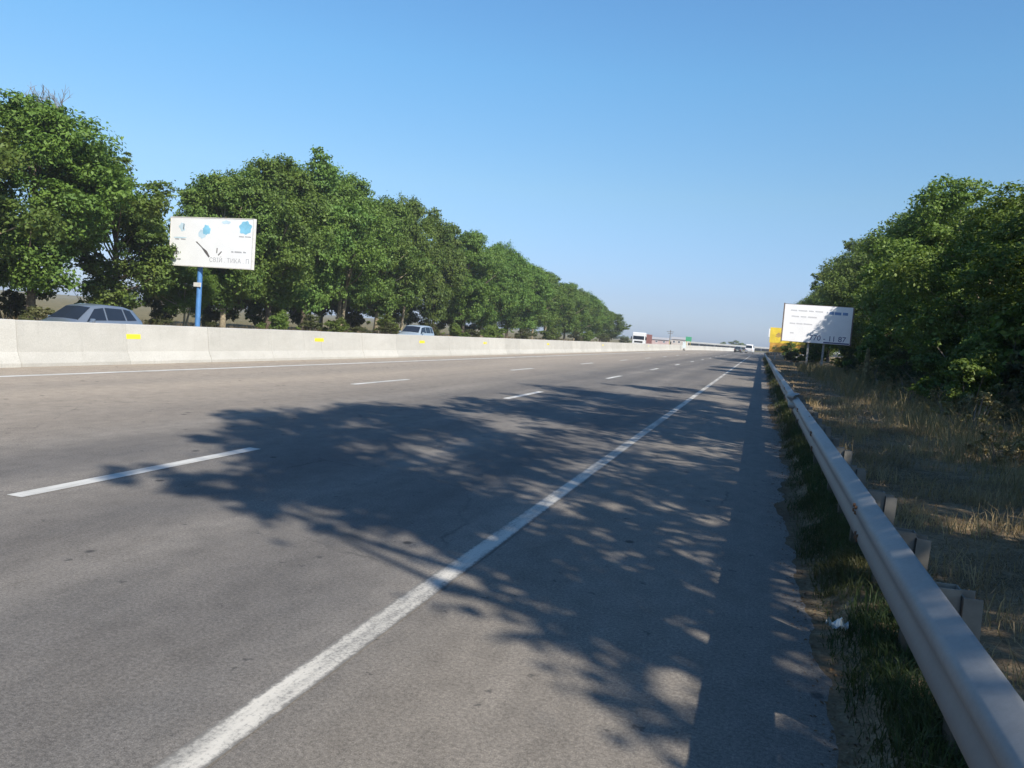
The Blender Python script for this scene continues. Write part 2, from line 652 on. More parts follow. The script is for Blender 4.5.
# ------------------------------------------------------------------ guardrails
def galv_mat():
    m, t, p = base_mat("galvanised_steel")
    geo = nd(t, "ShaderNodeNewGeometry").outputs['Position']
    n1 = noise(t, mapped(t, geo, (6, 1.2, 6)), 1.0, 5, 0.65)
    n2 = noise(t, geo, 30, 4, 0.7)
    n3 = noise(t, geo, 3.1, 5, 0.7)
    col = mixc(t, ramp(t, n1, [(0.3, 0), (0.7, 1)]), (0.20, 0.20, 0.20), (0.28, 0.28, 0.275))
    col = mixc(t, 0.2, col, ramp(t, n2, [(0.3, 0.3), (0.7, 0.7)]), 'OVERLAY')
    col = mixc(t, ramp(t, n3, [(0.62, 0), (0.74, 0.55)]), col, (0.27, 0.22, 0.17))
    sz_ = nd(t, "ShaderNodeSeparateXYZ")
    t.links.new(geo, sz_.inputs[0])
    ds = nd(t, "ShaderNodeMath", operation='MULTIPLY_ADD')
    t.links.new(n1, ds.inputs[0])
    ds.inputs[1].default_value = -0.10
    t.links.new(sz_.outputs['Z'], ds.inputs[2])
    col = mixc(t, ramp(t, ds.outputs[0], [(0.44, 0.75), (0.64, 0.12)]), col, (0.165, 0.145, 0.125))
    t.links.new(col, p.inputs['Base Color'])
    p.inputs['Metallic'].default_value = 0.25
    p.inputs['Roughness'].default_value = 0.55
    bump(t, p, n1, 0.08, 0.01)
    return m


M_galv = galv_mat()
M_bolt = mat("rusty_bolt", (0.16, 0.085, 0.045), 0.8, 0.3, var=0.4, scale=60)
M_post = mat("galvanised_post", (0.22, 0.205, 0.18), 0.6, 0.3, var=0.35, scale=8)
t = M_post.node_tree
p = t.nodes["Principled BSDF"]
src = p.inputs['Base Color'].links[0].from_socket
gp = nd(t, "ShaderNodeNewGeometry").outputs['Position']
sq = nd(t, "ShaderNodeSeparateXYZ")
t.links.new(gp, sq.inputs[0])
footz = nd(t, "ShaderNodeMath", operation='MULTIPLY_ADD')   # darker brown towards the foot of each post
t.links.new(noise(t, gp, 14, 4), footz.inputs[0])
footz.inputs[1].default_value = -0.2
t.links.new(sq.outputs['Z'], footz.inputs[2])
t.links.new(mixc(t, ramp(t, footz.outputs[0], [(0.18, 0.9), (0.42, 0)]), src, (0.06, 0.052, 0.038)), p.inputs['Base Color'])

WP = [(0.012, .155), (0.0, .150), (-.016, .140), (-.050, .122), (-.065, .108), (-.072, .090), (-.072, .072), (-.066, .056), (-.052, .040), (-.036, .022),
      (-.031, .008), (-.030, -.008), (-.033, -.020), (-.041, -.036), (-.047, -.050), (-.050, -.064), (-.050, -.080), (-.046, -.095), (-.036, -.108), (-.012, -.122), (0.0, -.130), (0.012, -.134)]


def beam_bm(L, flare=None, n=None):
    """W-beam of length L along +y; flare(y) -> (dx, dz, squash)"""
    bm = bmesh.new()
    T = 0.004
    n = n or 8
    rows = []
    for j in range(n + 1):
        y = L * j / n
        dx, dz, sq = flare(y) if flare else (0, 0, 1)
        front = [bm.verts.new((x * sq + dx, y, z + dz)) for x, z in WP]
        back = [bm.verts.new((x * sq + dx + T, y, z + dz)) for x, z in WP]
        rows.append(front + back[::-1])
    m = len(rows[0])
    for a, b in zip(rows, rows[1:]):
        for k in range(m):
            bm.faces.new((a[k], a[(k + 1) % m], b[(k + 1) % m], b[k]))
    h = len(WP)
    for r in (rows[0], rows[-1]):
        for k in range(h - 1):
            bm.faces.new((r[k], r[k + 1], r[m - 2 - k], r[m - 1 - k]))
    return bm


def post_bm():
    bm = bmesh.new()
    # C-channel, web towards +x
    box(bm, 0.108, 0.165, -0.0775, -0.0725, -0.5, 0.732)
    box(bm, 0.108, 0.165, 0.0275, 0.0325, -0.5, 0.732)
    box(bm, 0.103, 0.108, -0.0775, 0.0325, -0.5, 0.732)
    return bm


def spacer_bm():
    bm = bmesh.new()
    box(bm, 0.008, 0.097, -0.055, -0.050, 0.49, 0.752)
    box(bm, 0.008, 0.097, 0.010, 0.015, 0.49, 0.752)
    box(bm, 0.0965, 0.1015, -0.0495, 0.0095, 0.49, 0.752)
    box(bm, 0.004, 0.0075, -0.055, 0.015, 0.57, 0.67)
    return bm


PM = obj("post", post_bm(), M_post)
SM = obj("spacer", spacer_bm(), M_post)
post_me, spacer_me = PM.data, SM.data
bpy.data.objects.remove(PM)
bpy.data.objects.remove(SM)
XR, ZR = 0.668, 0.613


def guardrail(name, label, ya, yb, joints, dx, dz, first_flare=None, post_limit=95):
    root = empty(name, (XR + dx, ya, 0))
    tag(root, label, "guardrail", "W-beam guardrails along the right verge")
    js = [ya] + joints + [yb]
    for i, (a, b) in enumerate(zip(js, js[1:])):
        o = obj("rail_beam", beam_bm(b - a + (0.16 if i < len(js) - 2 else 0), first_flare if i == 0 else None, 24 if i == 0 and first_flare else 8),
                M_galv, root, angle=50)
        o.location = (bend(a) + random.uniform(-.003, .003) - 0.003 * (i % 2), a - ya, ZR + dz + random.uniform(-.004, .004))
        o.rotation_euler = (random.uniform(-.0008, .0008), 0, -math.atan2(bend(b) - bend(a), b - a))
        if i and a < 25:
            for y_, z_ in ((0.04, .098), (0.12, .098), (0.04, .070), (0.12, .070), (0.04, -.062), (0.12, -.062), (0.04, -.085), (0.12, -.085)):
                bb = bmesh.new()
                bmesh.ops.create_cone(bb, cap_ends=True, segments=8, radius1=0.013, radius2=0.009, depth=0.012,
                                      matrix=Matrix.Translation((-.077 if z_ > 0 else -.055, y_, z_)) @ Matrix.Rotation(-math.pi / 2, 4, 'Y'))
                obj("bolt", bb, M_bolt, o)
    y = ya + 0.45
    rest = bmesh.new()
    k = 0
    while y < yb - 0.2:
        if k < post_limit:
            p = link("post", post_me, root)
            p.location = (bend(y) + random.uniform(-.012, .012), y - ya, random.uniform(-.02, .015))
            p.rotation_euler = (random.uniform(-.02, .02), random.uniform(-.03, .03), random.uniform(-.04, .04))
            link("spacer", spacer_me, p)
        else:
            box(rest, .103 + bend(y), .165 + bend(y), y - ya - .0775, y - ya + .0325, -0.4, .732)
            box(rest, .008 + bend(y), .1015 + bend(y), y - ya - .05, y - ya + .01, .49, .752)
        y += 1.06
        k += 1
    if k > post_limit:
        o = obj("far_posts", rest, M_post, root)
        o['kind'] = "stuff"
    else:
        rest.free()
    return root


guardrail("guardrail", "near galvanised guardrail with rusty bolts, beside the grassy road edge, closest to the viewer",
          -3.6, 14.6, [0.65, 4.78, 8.95, 12.3], 0.0, 0.0)


def flare(y):
    k = max(0.0, 1 - y / 2.2)
    return (-0.05 * k + 0.10 * max(0, 1 - y / 0.35), 0.05 * k, 1.0 + 0.35 * k)


guardrail("guardrail", "far guardrail starting with a bent raised end, running on towards the billboards",
          14.35, 235, [18.5 + 4.2 * i for i in range(51)], -0.02, 0.02, flare, 85)


# ------------------------------------------------------------------ trees
def leaf_quads(P, N, size, r):
    """diamond leaves at P facing N"""
    n = len(P)
    N = N / np.linalg.norm(N, axis=1, keepdims=True)
    a = r.normal(size=(n, 3))
    u = np.cross(N, a)
    u /= np.linalg.norm(u, axis=1, keepdims=True) + 1e-9
    w = np.cross(N, u)
    s = (size * r.uniform(0.6, 1.35, n))[:, None]
    fold = N * s * 0.16
    V = np.stack([P - u * s * 0.62, P + w * s * 0.34 + fold, P + u * s * 0.62, P - w * s * 0.34 + fold], 1).reshape(-1, 3)
    F = np.arange(n * 4).reshape(n, 4)
    return V, F


def crown_points(r, H, R, base, nclump, nleaf, skew=0.0, flat=0.0):
    """clump centres inside an uneven egg-shaped envelope, leaves on twig tips of every clump"""
    zc = base + (H - base) * 0.52
    hz = (H - base) * 0.5
    lob = [(r.uniform(0, 6.28), r.uniform(0.10, 0.30), int(r.integers(2, 5))) for _ in range(3)]
    cents, rads = [], []
    while len(cents) < nclump:
        d = r.normal(size=3)
        d /= np.linalg.norm(d)
        rad = r.uniform(0.25, 1.0) ** 0.45
        az = math.atan2(d[1], d[0])
        k = 1 + sum(a * math.sin(m * az + ph + 2 * d[2]) for ph, a, m in lob)
        tz = (d[2] * rad + 1) / 2
        prof = 1.0 - 0.35 * max(0, tz - 0.55) / 0.45
        cr = R * r.uniform(0.11, 0.30)
        p = np.array([d[0] * (R - cr * .7) * rad * k * prof + skew * tz * R, d[1] * (R - cr * .7) * rad * k * prof, zc + d[2] * (hz - cr * .6) * rad])
        cents.append(p)
        rads.append(cr)
    cents = np.array(cents)
    rads = np.array(rads)
    wts = rads ** 2
    wts /= wts.sum()
    P, N = [], []
    for c, cr, w in zip(cents, rads, wts):
        nl = int(nleaf * w)
        nt = max(6, int(nl / 26))
        d = r.normal(size=(nt, 3))
        d /= np.linalg.norm(d, axis=1, keepdims=True)
        tips = c + d * cr * (r.uniform(0.25, 1.12, nt) ** 0.6)[:, None] * np.array([1.12, 1.12, 0.82])
        idx = r.integers(0, nt, nl)
        off = r.normal(size=(nl, 3)) * cr * 0.20 * np.array([1, 1, 0.6])
        P.append(tips[idx] + off)
        N.append(d[idx] * 0.55 + np.array([0, 0, 0.55]) + r.normal(size=(nl, 3)) * 0.5)
    return cents, rads, np.concatenate(P), np.concatenate(N)


def make_tree(name, seed, H, R, base, leafm, barkm, nclump=46, nleaf=26000, size=0.2, skew=0.0, multi=1):
    r = np.random.default_rng(seed)
    root = empty(name)
    cents, rads, P, N = crown_points(r, H, R, base, nclump, nleaf, skew)
    keep = P[:, 2] > 0.12
    V, F = leaf_quads(P[keep], N[keep], size, r)
    bm = bmesh.new()
    tr = 0.018 * H + 0.03
    forks = []
    for s in range(multi):
        ang = r.uniform(0, 6.28)
        lean = (0.25 if multi > 1 else 0.06) * H * 0.4
        bx, by = (math.cos(ang) * 0.25, math.sin(ang) * 0.25) if multi > 1 else (0, 0)
        pts, rr = [], []
        for i in range(7):
            t = i / 6
            pts.append((bx + math.cos(ang) * lean * t ** 1.3 + r.normal() * 0.06 * i / 3, by + math.sin(ang) * lean * t ** 1.3 + r.normal() * 0.06 * i / 3, -0.25 + t * (0.74 * H)))
            rr.append(tr * (1.25 if i == 0 else 1.0) * (1 - 0.75 * t) / (1.3 if multi > 1 else 1))
        tube(bm, pts, rr, 9)
        forks.append((pts, rr))
    order = r.permutation(len(cents))[:22]
    for i in order:
        c = cents[i]
        pts, rr = forks[int(r.integers(0, len(forks)))]
        zt = min(max(c[2] * 0.62, 0.16 * H), 0.66 * H)
        t = (zt + 0.25) / (0.74 * H)
        k = min(int(t * 6), 5)
        f = t * 6 - k
        a = Vector(pts[k]).lerp(Vector(pts[k + 1]), f)
        b = Vector(c)
        mid = a.lerp(b, 0.5) + Vector((0, 0, -0.05 * (b - a).length)) + Vector(r.normal(size=3) * 0.12)
        r0 = max(0.03, rr[k] * 0.5)
        tube(bm, [a, mid, b], [r0, r0 * 0.6, r0 * 0.18], 6)
    obj("trunk", bm, barkm, root, smooth=True)
    mesh_np("crown", V, F, leafm, parent=root)
    return root


def plant(proto, used, x, y, z, h_scale, w_scale, rz, label, group, cat="tree"):
    if proto.name not in used:
        used.add(proto.name)
        o = proto
    else:
        o = copy_tree(proto)
    o.location = (x, y, z)
    o.scale = (w_scale, w_scale, h_scale)
    o.rotation_euler = (0, 0, rz)
    tag(o, label, cat, group)
    return o


used = set()
protoL = [make_tree("leafy_tree", 11, 12, 4.6, 1.4, M_leafL, M_bark, 84, 64000, 0.17),
          make_tree("leafy_tree", 12, 12, 4.2, 1.2, M_leafL2, M_bark2, 70, 58000, 0.175, 0.14),
          make_tree("leafy_tree", 13, 12, 4.9, 1.6, M_leafL, M_bark2, 84, 62000, 0.17, -0.1, 2),
          make_tree("leafy_tree", 14, 12, 4.0, 1.1, M_leafL2, M_bark, 66, 56000, 0.18)]
GL = "trees in the row beyond the opposite carriageway"
near_labels = [
    "tall tree at the left edge of the photo, rising above its neighbour",
    "tree with dead bare twigs at its top, behind the silver hatchback",
    "tree between the silver hatchback and the left billboard, lower than its left neighbour",
    "short tree just left of the blue billboard pole, beside the sky gap",
    "tree directly behind the right half of the left billboard",
    "tall tree right of the left billboard, with a slanting pale trunk",
    "tallest tree of the left row, right of the billboard",
    "tall tree right of the tallest one, left of the pale minivan",
    "tree rising above the pale minivan on the opposite carriageway",
]
left = [(-37.5, 26.5, 13.0, 1.10), (-37, 33.0, 12.0, 1.05), (-37.5, 39.2, 10.6, 0.98), (-36.0, 43.6, 5.2, 0.45), (-38, 50.2, 12.2, 0.98), (-37, 54.5, 13.8, 1.05),
        (-37, 59.5, 15.2, 1.1), (-37.5, 66, 14.7, 1.1), (-37, 73, 14.4, 1.05)]
for i, (x, y, h, w) in enumerate(left):
    plant(protoL[(i * 3 + 1) % 4], used, x, y, -0.36, (h + .3) / 12, w, i * 1.9, near_labels[i], GL)
y = 79.5
i = 0
while y < 205:
    h = np.interp(y, [79, 92, 108, 135, 170, 205], [14.2, 14.4, 13.4, 12.8, 10.6, 8.0]) * random.uniform(0.93, 1.06)
    plant(protoL[(i * 5 + 2) % 4], used, -37 + random.uniform(-1, 1) + bend(y) * 0.3, y, -0.36, (h + .3) / 12, random.uniform(0.85, 1.1), i * 2.3,
          "dense green tree in the receding left row, right of the pale minivan", "far trees of the row beyond the opposite carriageway")
    y += random.uniform(6.0, 8.0) * (1 if y < 130 else 1.25)
    i += 1
# a looser second row behind, mostly hidden, darkening the gaps
for i, (x, y) in enumerate([(-46, 27), (-46, 34), (-47, 60), (-46, 69), (-47, 79), (-46, 90), (-47, 102), (-46, 116), (-47, 133), (-46, 152)]):
    plant(protoL[(i + 1) % 4], used, x, y, -0.36, (0.8 if y < 50 else 1.0) * np.interp(y, [60, 152], [1.05, 0.85]), 1.0, i * 1.3 + 0.4,
          "shaded tree filling a gap behind the front row on the left", "back row trees on the left")

# dead twigs on top of the second tree
host = [o for o in C.objects if o.get('label') == near_labels[1]][0]
bm = bmesh.new()
rr_ = random.Random(5)


def twig(bm, p, d, L, r, depth):
    e = p + d * L
    tube(bm, [p, p.lerp(e, .5) + Vector((rr_.uniform(-.06, .06), rr_.uniform(-.06, .06), 0)) * L, e], [r, r * .8, r * .55], 5)
    if depth:
        for k in range(3):
            nd_ = (d + Vector((rr_.uniform(-.7, .7), rr_.uniform(-.7, .7), rr_.uniform(-.1, .5)))).normalized()
            twig(bm, p.lerp(e, rr_.uniform(.5, 1.0)), nd_, L * rr_.uniform(.5, .75), r * .6, depth - 1)


for q in range(5):
    twig(bm, Vector((rr_.uniform(-.8, 1.2), rr_.uniform(-.8, .8), 10.3)), Vector((rr_.uniform(-.35, .35), rr_.uniform(-.35, .35), 1)).normalized(), 1.05, .04, 3)
obj("dead_branches", bm, M_twig, host)

protoR = [make_tree("roadside_tree", 21, 11, 4.0, 0.4, M_leafR, M_bark, 84, 60000, 0.15, 0.0),
          make_tree("roadside_tree", 22, 11, 3.7, 0.3, M_leafR, M_bark, 78, 58000, 0.15, -0.1),
          make_tree("roadside_tree", 23, 11, 4.3, 0.5, M_leafR, M_bark2, 88, 60000, 0.15, 0.1, 2)]
GR = "trees along the right verge"
protoR.append(make_tree("roadside_tree", 25, 11, 4.1, 1.6, M_leafR, M_bark, 48, 23000, 0.15))
protoR.append(make_tree("roadside_tree", 26, 11, 3.9, 1.4, M_leafR, M_bark2, 46, 22000, 0.15, 0.1))
# trees beside and behind the camera: outside the frame, they throw the shade on the road
right = [(6.2, 1.5, 13.2, 0.84), (7.0, 7.0, 13.2, 0.85), (7.6, 11.2, 12.6, 0.86), (8.6, 16.2, 13.0, 0.88), (10.7, 21.6, 12.0, 0.85), (13.5, 24.0, 9.0, 0.8),
         (9.0, 29.5, 7.6, 0.8), (9.6, 24.6, 6.6, 0.8), (8.8, 35.5, 9.0, 0.9), (8.2, 43, 10.2, 0.95), (8.4, 51, 11.2, 1.0), (10.2, 58.5, 10.6, 0.85), (13.5, 66.5, 12.4, 0.9)]
for i, (x, y, h, w) in enumerate(right):
    lab = {6: "low broad tree at the right of the photo, nearest behind the dry bushes",
           7: "low dark tree at the right edge of the photo, nearest of those in view",
           8: "right-hand tree with a sunlit top, second behind the dry bushes",
           9: "right-hand tree, midway between the dry bushes and the white billboard",
           10: "right-hand tree whose crown ends short of the white billboard's right end",
           11: "tree directly beside the right end of the white billboard, shading it",
           12: "tree behind the right half of the white billboard"}.get(i, "roadside tree standing just outside the photo on the right, throwing shade on the shoulder")
    plant(protoR[3 + i % 2 if i < 5 else i % 3], used, x, y, 0.15, h / 11, w, i * 2.1 + 0.5, lab, GR if i >= 6 else "shade trees right of the photo")
high = make_tree("roadside_tree", 24, 11.6, 2.1, 6.0, M_leafR, M_bark, 34, 8500, 0.14)
plant(high, used, 5.5, -0.5, 0.1, 1.12, 1.0, 0.6, "high-crowned tree just outside the photo, its crown shading the right-hand lane near the dash", "shade trees right of the photo")
plant(protoR[1], used, 4.9, 3.6, 0.1, 0.46, 0.34, 2.6, "bushy young tree just outside the photo, shading the asphalt edge beside the litter", "shade trees right of the photo")
plant(protoR[0], used, 5.3, 7.6, 0.1, 0.47, 0.36, 1.2, "second bushy young tree outside the photo, shading the grass strip beyond the litter", "shade trees right of the photo")
plant(protoR[1], used, 4.15, 0.1, 0.1, 0.36, 0.27, 0.6, "young roadside tree just outside the photo, its shade falling on the nearest grass", "shade trees right of the photo")
y = 71.0
i = 0
while y < 215:
    h = np.interp(y, [70, 85, 120, 180, 215], [12.4, 13.0, 12.2, 12.2, 11]) * random.uniform(0.93, 1.05)
    xx = 11.0 if y < 78 else (12.5 if 96 < y < 117 else 8.8)
    plant(protoR[(i + 1) % 3], used, xx + random.uniform(-.5, .8) + bend(y), y, 0.1, h / 11, random.uniform(0.95, 1.1), i * 1.7,
          "far tree of the right-hand row, beyond the white billboard", "far trees along the right verge")
    y += random.uniform(6.5, 8.5) * (1 if y < 120 else 1.3)
    i += 1
for i, (x, y) in enumerate([(16.5, 31), (15, 37.5), (14.5, 45), (15, 53), (17, 63), (18.5, 42)]):
    plant(protoR[i % 3], used, x, y, 0.2, 0.62 if y < 40 else 0.8, 1.0, i * 1.1 + .2,
          "shaded tree deep in the thicket on the right", "back row trees on the right")


# ------------------------------------------------------------------ shrubs and weeds
def make_shrub(name, seed, H, R, m, nleaf=6000, size=0.09, ncl=16):
    r = np.random.default_rng(seed)
    root = empty(name)
    cents, rads, P, N = crown_points(r, H, R, 0.05, ncl, nleaf)
    keep = P[:, 2] > 0.02
    V, F = leaf_quads(P[keep], N[keep], size, r)
    mesh_np("foliage", V, F, m, parent=root)
    bm = bmesh.new()
    for c in cents:
        a = Vector((c[0] * 0.15, c[1] * 0.15, -0.1))
        b = Vector(c)
        tube(bm, [a, a.lerp(b, .5) + Vector((0, 0, .08)), b], [.025, .016, .006], 5)
    obj("stems", bm, M_twig, root)
    return root


usedS = set()
protoS = [make_shrub("shrub", 31, 1.7, 1.2, M_shrub), make_shrub("shrub", 32, 2.2, 1.3, M_shrub, 7000), make_shrub("shrub", 33, 2.6, 1.6, M_leafR, 8000, .12)]
for i, (x, y, s) in enumerate([(6.0, 20, 0.9), (5.3, 23.5, 0.8), (7.3, 18.6, 1.1), (7.6, 24, 1.2), (5.6, 27.5, 0.85), (6.6, 31, 1.0), (5.2, 33, .7), (7.2, 28, 1.3), (5.6, 37.5, 0.9), (5.5, 42, .9),
                              (6.2, 46, 1.1), (5.4, 52, .9), (6.0, 58, 1.1), (8.6, 21, 1.4), (9, 26, 1.5), (8.0, 34, 1.4), (7.6, 41, 1.4), (7.2, 50, 1.4), (7.6, 58, 1.3), (4.4, 78, .9), (5.0, 88, 1.1), (3.6, 96, .9), (3.3, 106, 1.0), (3.6, 120, 1.2)]):
    plant(protoS[(i * 2) % 3], usedS, x, y, 0.05, s, s, i * 1.7,
          "scrubby bush in the undergrowth below the right-hand trees", "bushes under the right-hand trees", "bush")
for i, (x, y, s) in enumerate([(-34, 24.5, 1.0), (-35.5, 27.6, .8), (-33, 33.5, .7), (-40, 29, 1.2), (-41, 35, 1.2), (-40, 41, .8), (-41, 47, 1.0), (-41, 53, 1.3), (-41, 60, 1.3), (-41, 67, 1.3), (-41, 75, 1.3), (-34.5, 60.5, .9), (-33.5, 68, 1.0), (-33.5, 75.5, 1.0), (-33.5, 86, 1.1), (-41, 84, 1.4), (-41, 96, 1.4), (-33.5, 98, 1.1), (-33, 111, 1.2), (-41, 110, 1.5), (-33, 126, 1.3), (-33, 145, 1.4), (-33, 30, 1.0), (-35, 36, .9), (-36, 41.5, .75), (-36, 46, .7), (-34.5, 52, 1.0), (-35, 57, 1.1), (-34, 64, .9), (-35, 71, 1.2), (-34, 80, 1.1), (-34, 92, 1.2), (-34.5, 104, 1.2), (-34, 118, 1.3), (-34, 135, 1.4), (-33, 155, 1.4), (-33, 172, 1.5), (-31, 190, 1.6), (-30, 205, 1.4)]):
    plant(protoS[(i * 2 + 1) % 3], usedS, x, y, -0.38, s * (1.9 if x < -38 else .78), s * (1.7 if x < -38 else .9), i * 1.3,
          "low green bush at the foot of the trees beyond the barrier", "bushes under the left-hand trees", "bush")


protoW = [make_shrub("dry_bush", 36, 1.05, 0.5, M_weed, 1900, .045, 14), make_shrub("dry_bush", 37, 0.8, 0.55, M_shrub, 1700, .045, 12), make_shrub("dry_bush", 38, 0.9, 0.6, M_weed, 1600, .055, 12)]
rb = random.Random(77)
for i in range(120):
    y = 7.5 + 44 * rb.random() ** 1.2
    x = 2.7 + 0.05 * y + rb.random() ** 0.75 * 3.2
    sc = rb.uniform(.5, 1.15) * min(1.4, 0.65 + 0.26 * (x - 2.7))
    plant(protoW[i % 3], usedS, x, y, 0.05, sc, sc * rb.uniform(.8, 1.2), i * 1.9,
          "small dry grey-green bush in the rough grass of the right verge", "dry bushes in the right verge", "bush")


def blades(P, H, W, lean, r, seg=2):
    """grass blades: two-segment bent strips"""
    n = len(P)
    az = r.uniform(0, 2 * math.pi, n)
    u = np.stack([np.cos(az), np.sin(az), np.zeros(n)], 1)
    az2 = r.uniform(0, 2 * math.pi, n)
    d = np.stack([np.cos(az2), np.sin(az2), np.zeros(n)], 1)
    h = H[:, None]
    w = W[:, None]
    l = (lean * r.uniform(0.1, 1.0, n))[:, None] * h
    up = np.array([0, 0, 1.0])
    mid = P + up * h * 0.55 + d * l * 0.35
    tip = P + up * h * max(0.3, 1 - 0.25 * lean) + d * l
    V = np.stack([P - u * w, P + u * w, mid + u * w * .75, mid - u * w * .75, tip + u * w * .12, tip - u * w * .12], 1).reshape(-1, 3)
    b = np.arange(n)[:, None] * 6
    F = np.concatenate([b + np.array([[0, 1, 2, 3]]), b + np.array([[3, 2, 4, 5]])], 0)
    return V, F


def scatter_grass(name, n, xr, yr, hr, w, lean, m, seed, dens=None, ypow=1.0):
    r = np.random.default_rng(seed)
    x = r.uniform(*xr, n)
    y = yr[0] + (yr[1] - yr[0]) * r.uniform(0, 1, n) ** ypow
    if dens is not None:
        k = r.uniform(0, 1, n) < dens(x, y)
        x, y = x[k], y[k]
    z = verge_z(x, y) - 0.01
    bx = np.vectorize(bend)(y)
    h = r.uniform(*hr, len(x)) * (0.7 + 0.5 * np.clip(fbm(x, y, seed, 3, 0.5) + .3, 0, 1))
    V, F = blades(np.stack([x + bx, y, z], 1), h, w * r.uniform(.6, 1.4, len(x)) * (1 + np.clip(y, 0, 60) / 25), lean, r)
    o = mesh_np(name, V, F, m)
    o['kind'] = "stuff"
    return o


edge = lambda x, y: np.clip((x - 0.40 - 0.10 * fbm(x * 0 + .3, y, 5, 5, .08)) * 5, 0, 1) * np.clip(0.7 + 1.0 * fbm(x, y, 8, 4, 0.6), 0.12, 1)
scatter_grass("green_grass", 90000, (0.30, 1.0), (1.2, 16), (.03, .13), .0022, 0.9, M_grass, 41, edge, 1.3)
scatter_grass("green_grass", 26000, (0.28, 1.0), (14, 130), (.06, .18), .003, 0.8, M_grass, 42, edge, 1.8)
patch = lambda x, y: np.clip(0.45 + 0.9 * fbm(x, y, 14, 4, 0.35), 0.08, 1)
scatter_grass("dry_grass", 80000, (0.85, 4.6), (1.5, 18), (.04, .15), .0022, 2.3, M_dry, 43, patch, 1.3)
scatter_grass("dry_grass", 45000, (0.9, 6.5), (16, 90), (.06, .22), .003, 1.9, M_dry, 44, patch, 1.7)
scatter_grass("dry_weeds", 34000, (2.6, 7.5), (6, 70), (.25, 1.0), .0026, 0.9, M_weed, 45, lambda x, y: np.clip(2.0 * fbm(x, y, 15, 4, 0.35) + .12 + (x - 3.0) * .16, 0, 1), 1.5)
scatter_grass("green_grass", 34000, (0.62, 1.0), (1.2, 30), (.05, .17), .0024, 0.9, M_grass, 49, lambda x, y: np.clip(0.6 + 0.6 * fbm(x, y, 18, 4, 0.5), 0.25, 1), 1.5)
scatter_grass("dry_grass", 60000, (0.95, 4.4), (1.5, 26), (.10, .34), .0020, 0.9, M_dry, 50, lambda x, y: np.clip(2.6 * fbm(x, y, 21, 4, 0.7) - .25, 0, 1), 1.3)
# left side: pale dry grass under the trees beyond the carriageway
r = np.random.default_rng(46)
n = 26000
x = r.uniform(-44, -28.2, n)
y = 18 + 180 * r.uniform(0, 1, n) ** 1.6
V, F = blades(np.stack([x, y, np.full(n, -.38)], 1), r.uniform(.25, .95, n), .006 * (1 + y / 60), 0.7, r)
o = mesh_np("dry_grass", V, F, M_dry)
o['kind'] = "stuff"

# fallen leaves and crumbs along the asphalt edge
r = np.random.default_rng(47)
n = 2600
y = 1.2 + 34 * r.uniform(0, 1, n) ** 1.5
x = 0.36 + 0.10 * fbm(np.full(n, .3), y, 5, 5, .08) + r.normal(size=n) * 0.07 + .03
V, F = leaf_quads(np.stack([x, y, np.maximum(verge_z(x, y), 0) + r.uniform(.003, .014, n)], 1), np.stack([r.normal(size=n) * .35, r.normal(size=n) * .35, np.ones(n)], 1), 0.017, r)
o = mesh_np("fallen_leaves", V, F, M_litter)
o['kind'] = "stuff"

# one tall yellow-green plant on the verge
r = np.random.default_rng(48)
root = empty("weed_plant", (4.35, 37, 0.1))
tag(root, "tall narrow yellow-green weed standing alone on the verge below the white billboard", "plant")
n = 1500
z = r.uniform(.1, 1.75, n)
rad = .20 * (1 - z / 2.2) * np.sqrt(r.uniform(0, 1, n))
a = r.uniform(0, 6.28, n)
V, F = leaf_quads(np.stack([np.cos(a) * rad, np.sin(a) * rad, z], 1), np.stack([np.cos(a), np.sin(a), np.full(n, .5)], 1) + r.normal(size=(n, 3)) * .4, .10, r)
mesh_np("foliage", V, F, M_weed, parent=root)
bm = bmesh.new()
tube(bm, [(0, 0, -.1), (.02, 0, .9), (0, .02, 1.8)], [.03, .02, .008], 6)
obj("stem", bm, M_twig, root)


# ------------------------------------------------------------------ writing
def text_mesh(name, s, size, m, parent, loc, rot, spacing=1.0, depth=0.004):
    cu = bpy.data.curves.new(name, 'FONT')
    cu.body = s
    cu.size = size
    cu.extrude = depth
    cu.space_character = spacing
    to = bpy.data.objects.new(name, cu)
    C.objects.link(to)
    dg = bpy.context.evaluated_depsgraph_get()
    me = bpy.data.meshes.new_from_object(to.evaluated_get(dg))
    bpy.data.objects.remove(to)
    me.materials.clear()
    me.materials.append(m)
    o = link(name, me, parent)
    o.location = loc
    o.rotation_euler = rot
    return o


def blob(bm, cx, cz, rx, rz, y, seed, n=28, rough=0.12, th=0.004):
    r = random.Random(seed)
    ph = [(r.uniform(0, 6.28), r.uniform(0, rough), k) for k in (2, 3, 5, 7)]
    f, b = [], []
    for i in range(n):
        a = 2 * math.pi * i / n
        k = 1 + sum(am * math.sin(m * a + p) for p, am, m in ph)
        f.append(bm.verts.new((cx + rx * k * math.cos(a), y - th, cz + rz * k * math.sin(a))))
        b.append(bm.verts.new((cx + rx * k * math.cos(a), y, cz + rz * k * math.sin(a))))
    bm.faces.new(f)
    bm.faces.new(b[::-1])
    for i in range(n):
        j = (i + 1) % n
        bm.faces.new((f[i], f[j], b[j], b[i]))


def slab(bm, pts, y, th=0.004):
    f = [bm.verts.new((x, y - th, z)) for x, z in pts]
    b = [bm.verts.new((x, y, z)) for x, z in pts]
    bm.faces.new(f)
    bm.faces.new(b[::-1])
    n = len(pts)
    for i in range(n):
        bm.faces.new((f[i], f[(i + 1) % n], b[(i + 1) % n], b[i]))


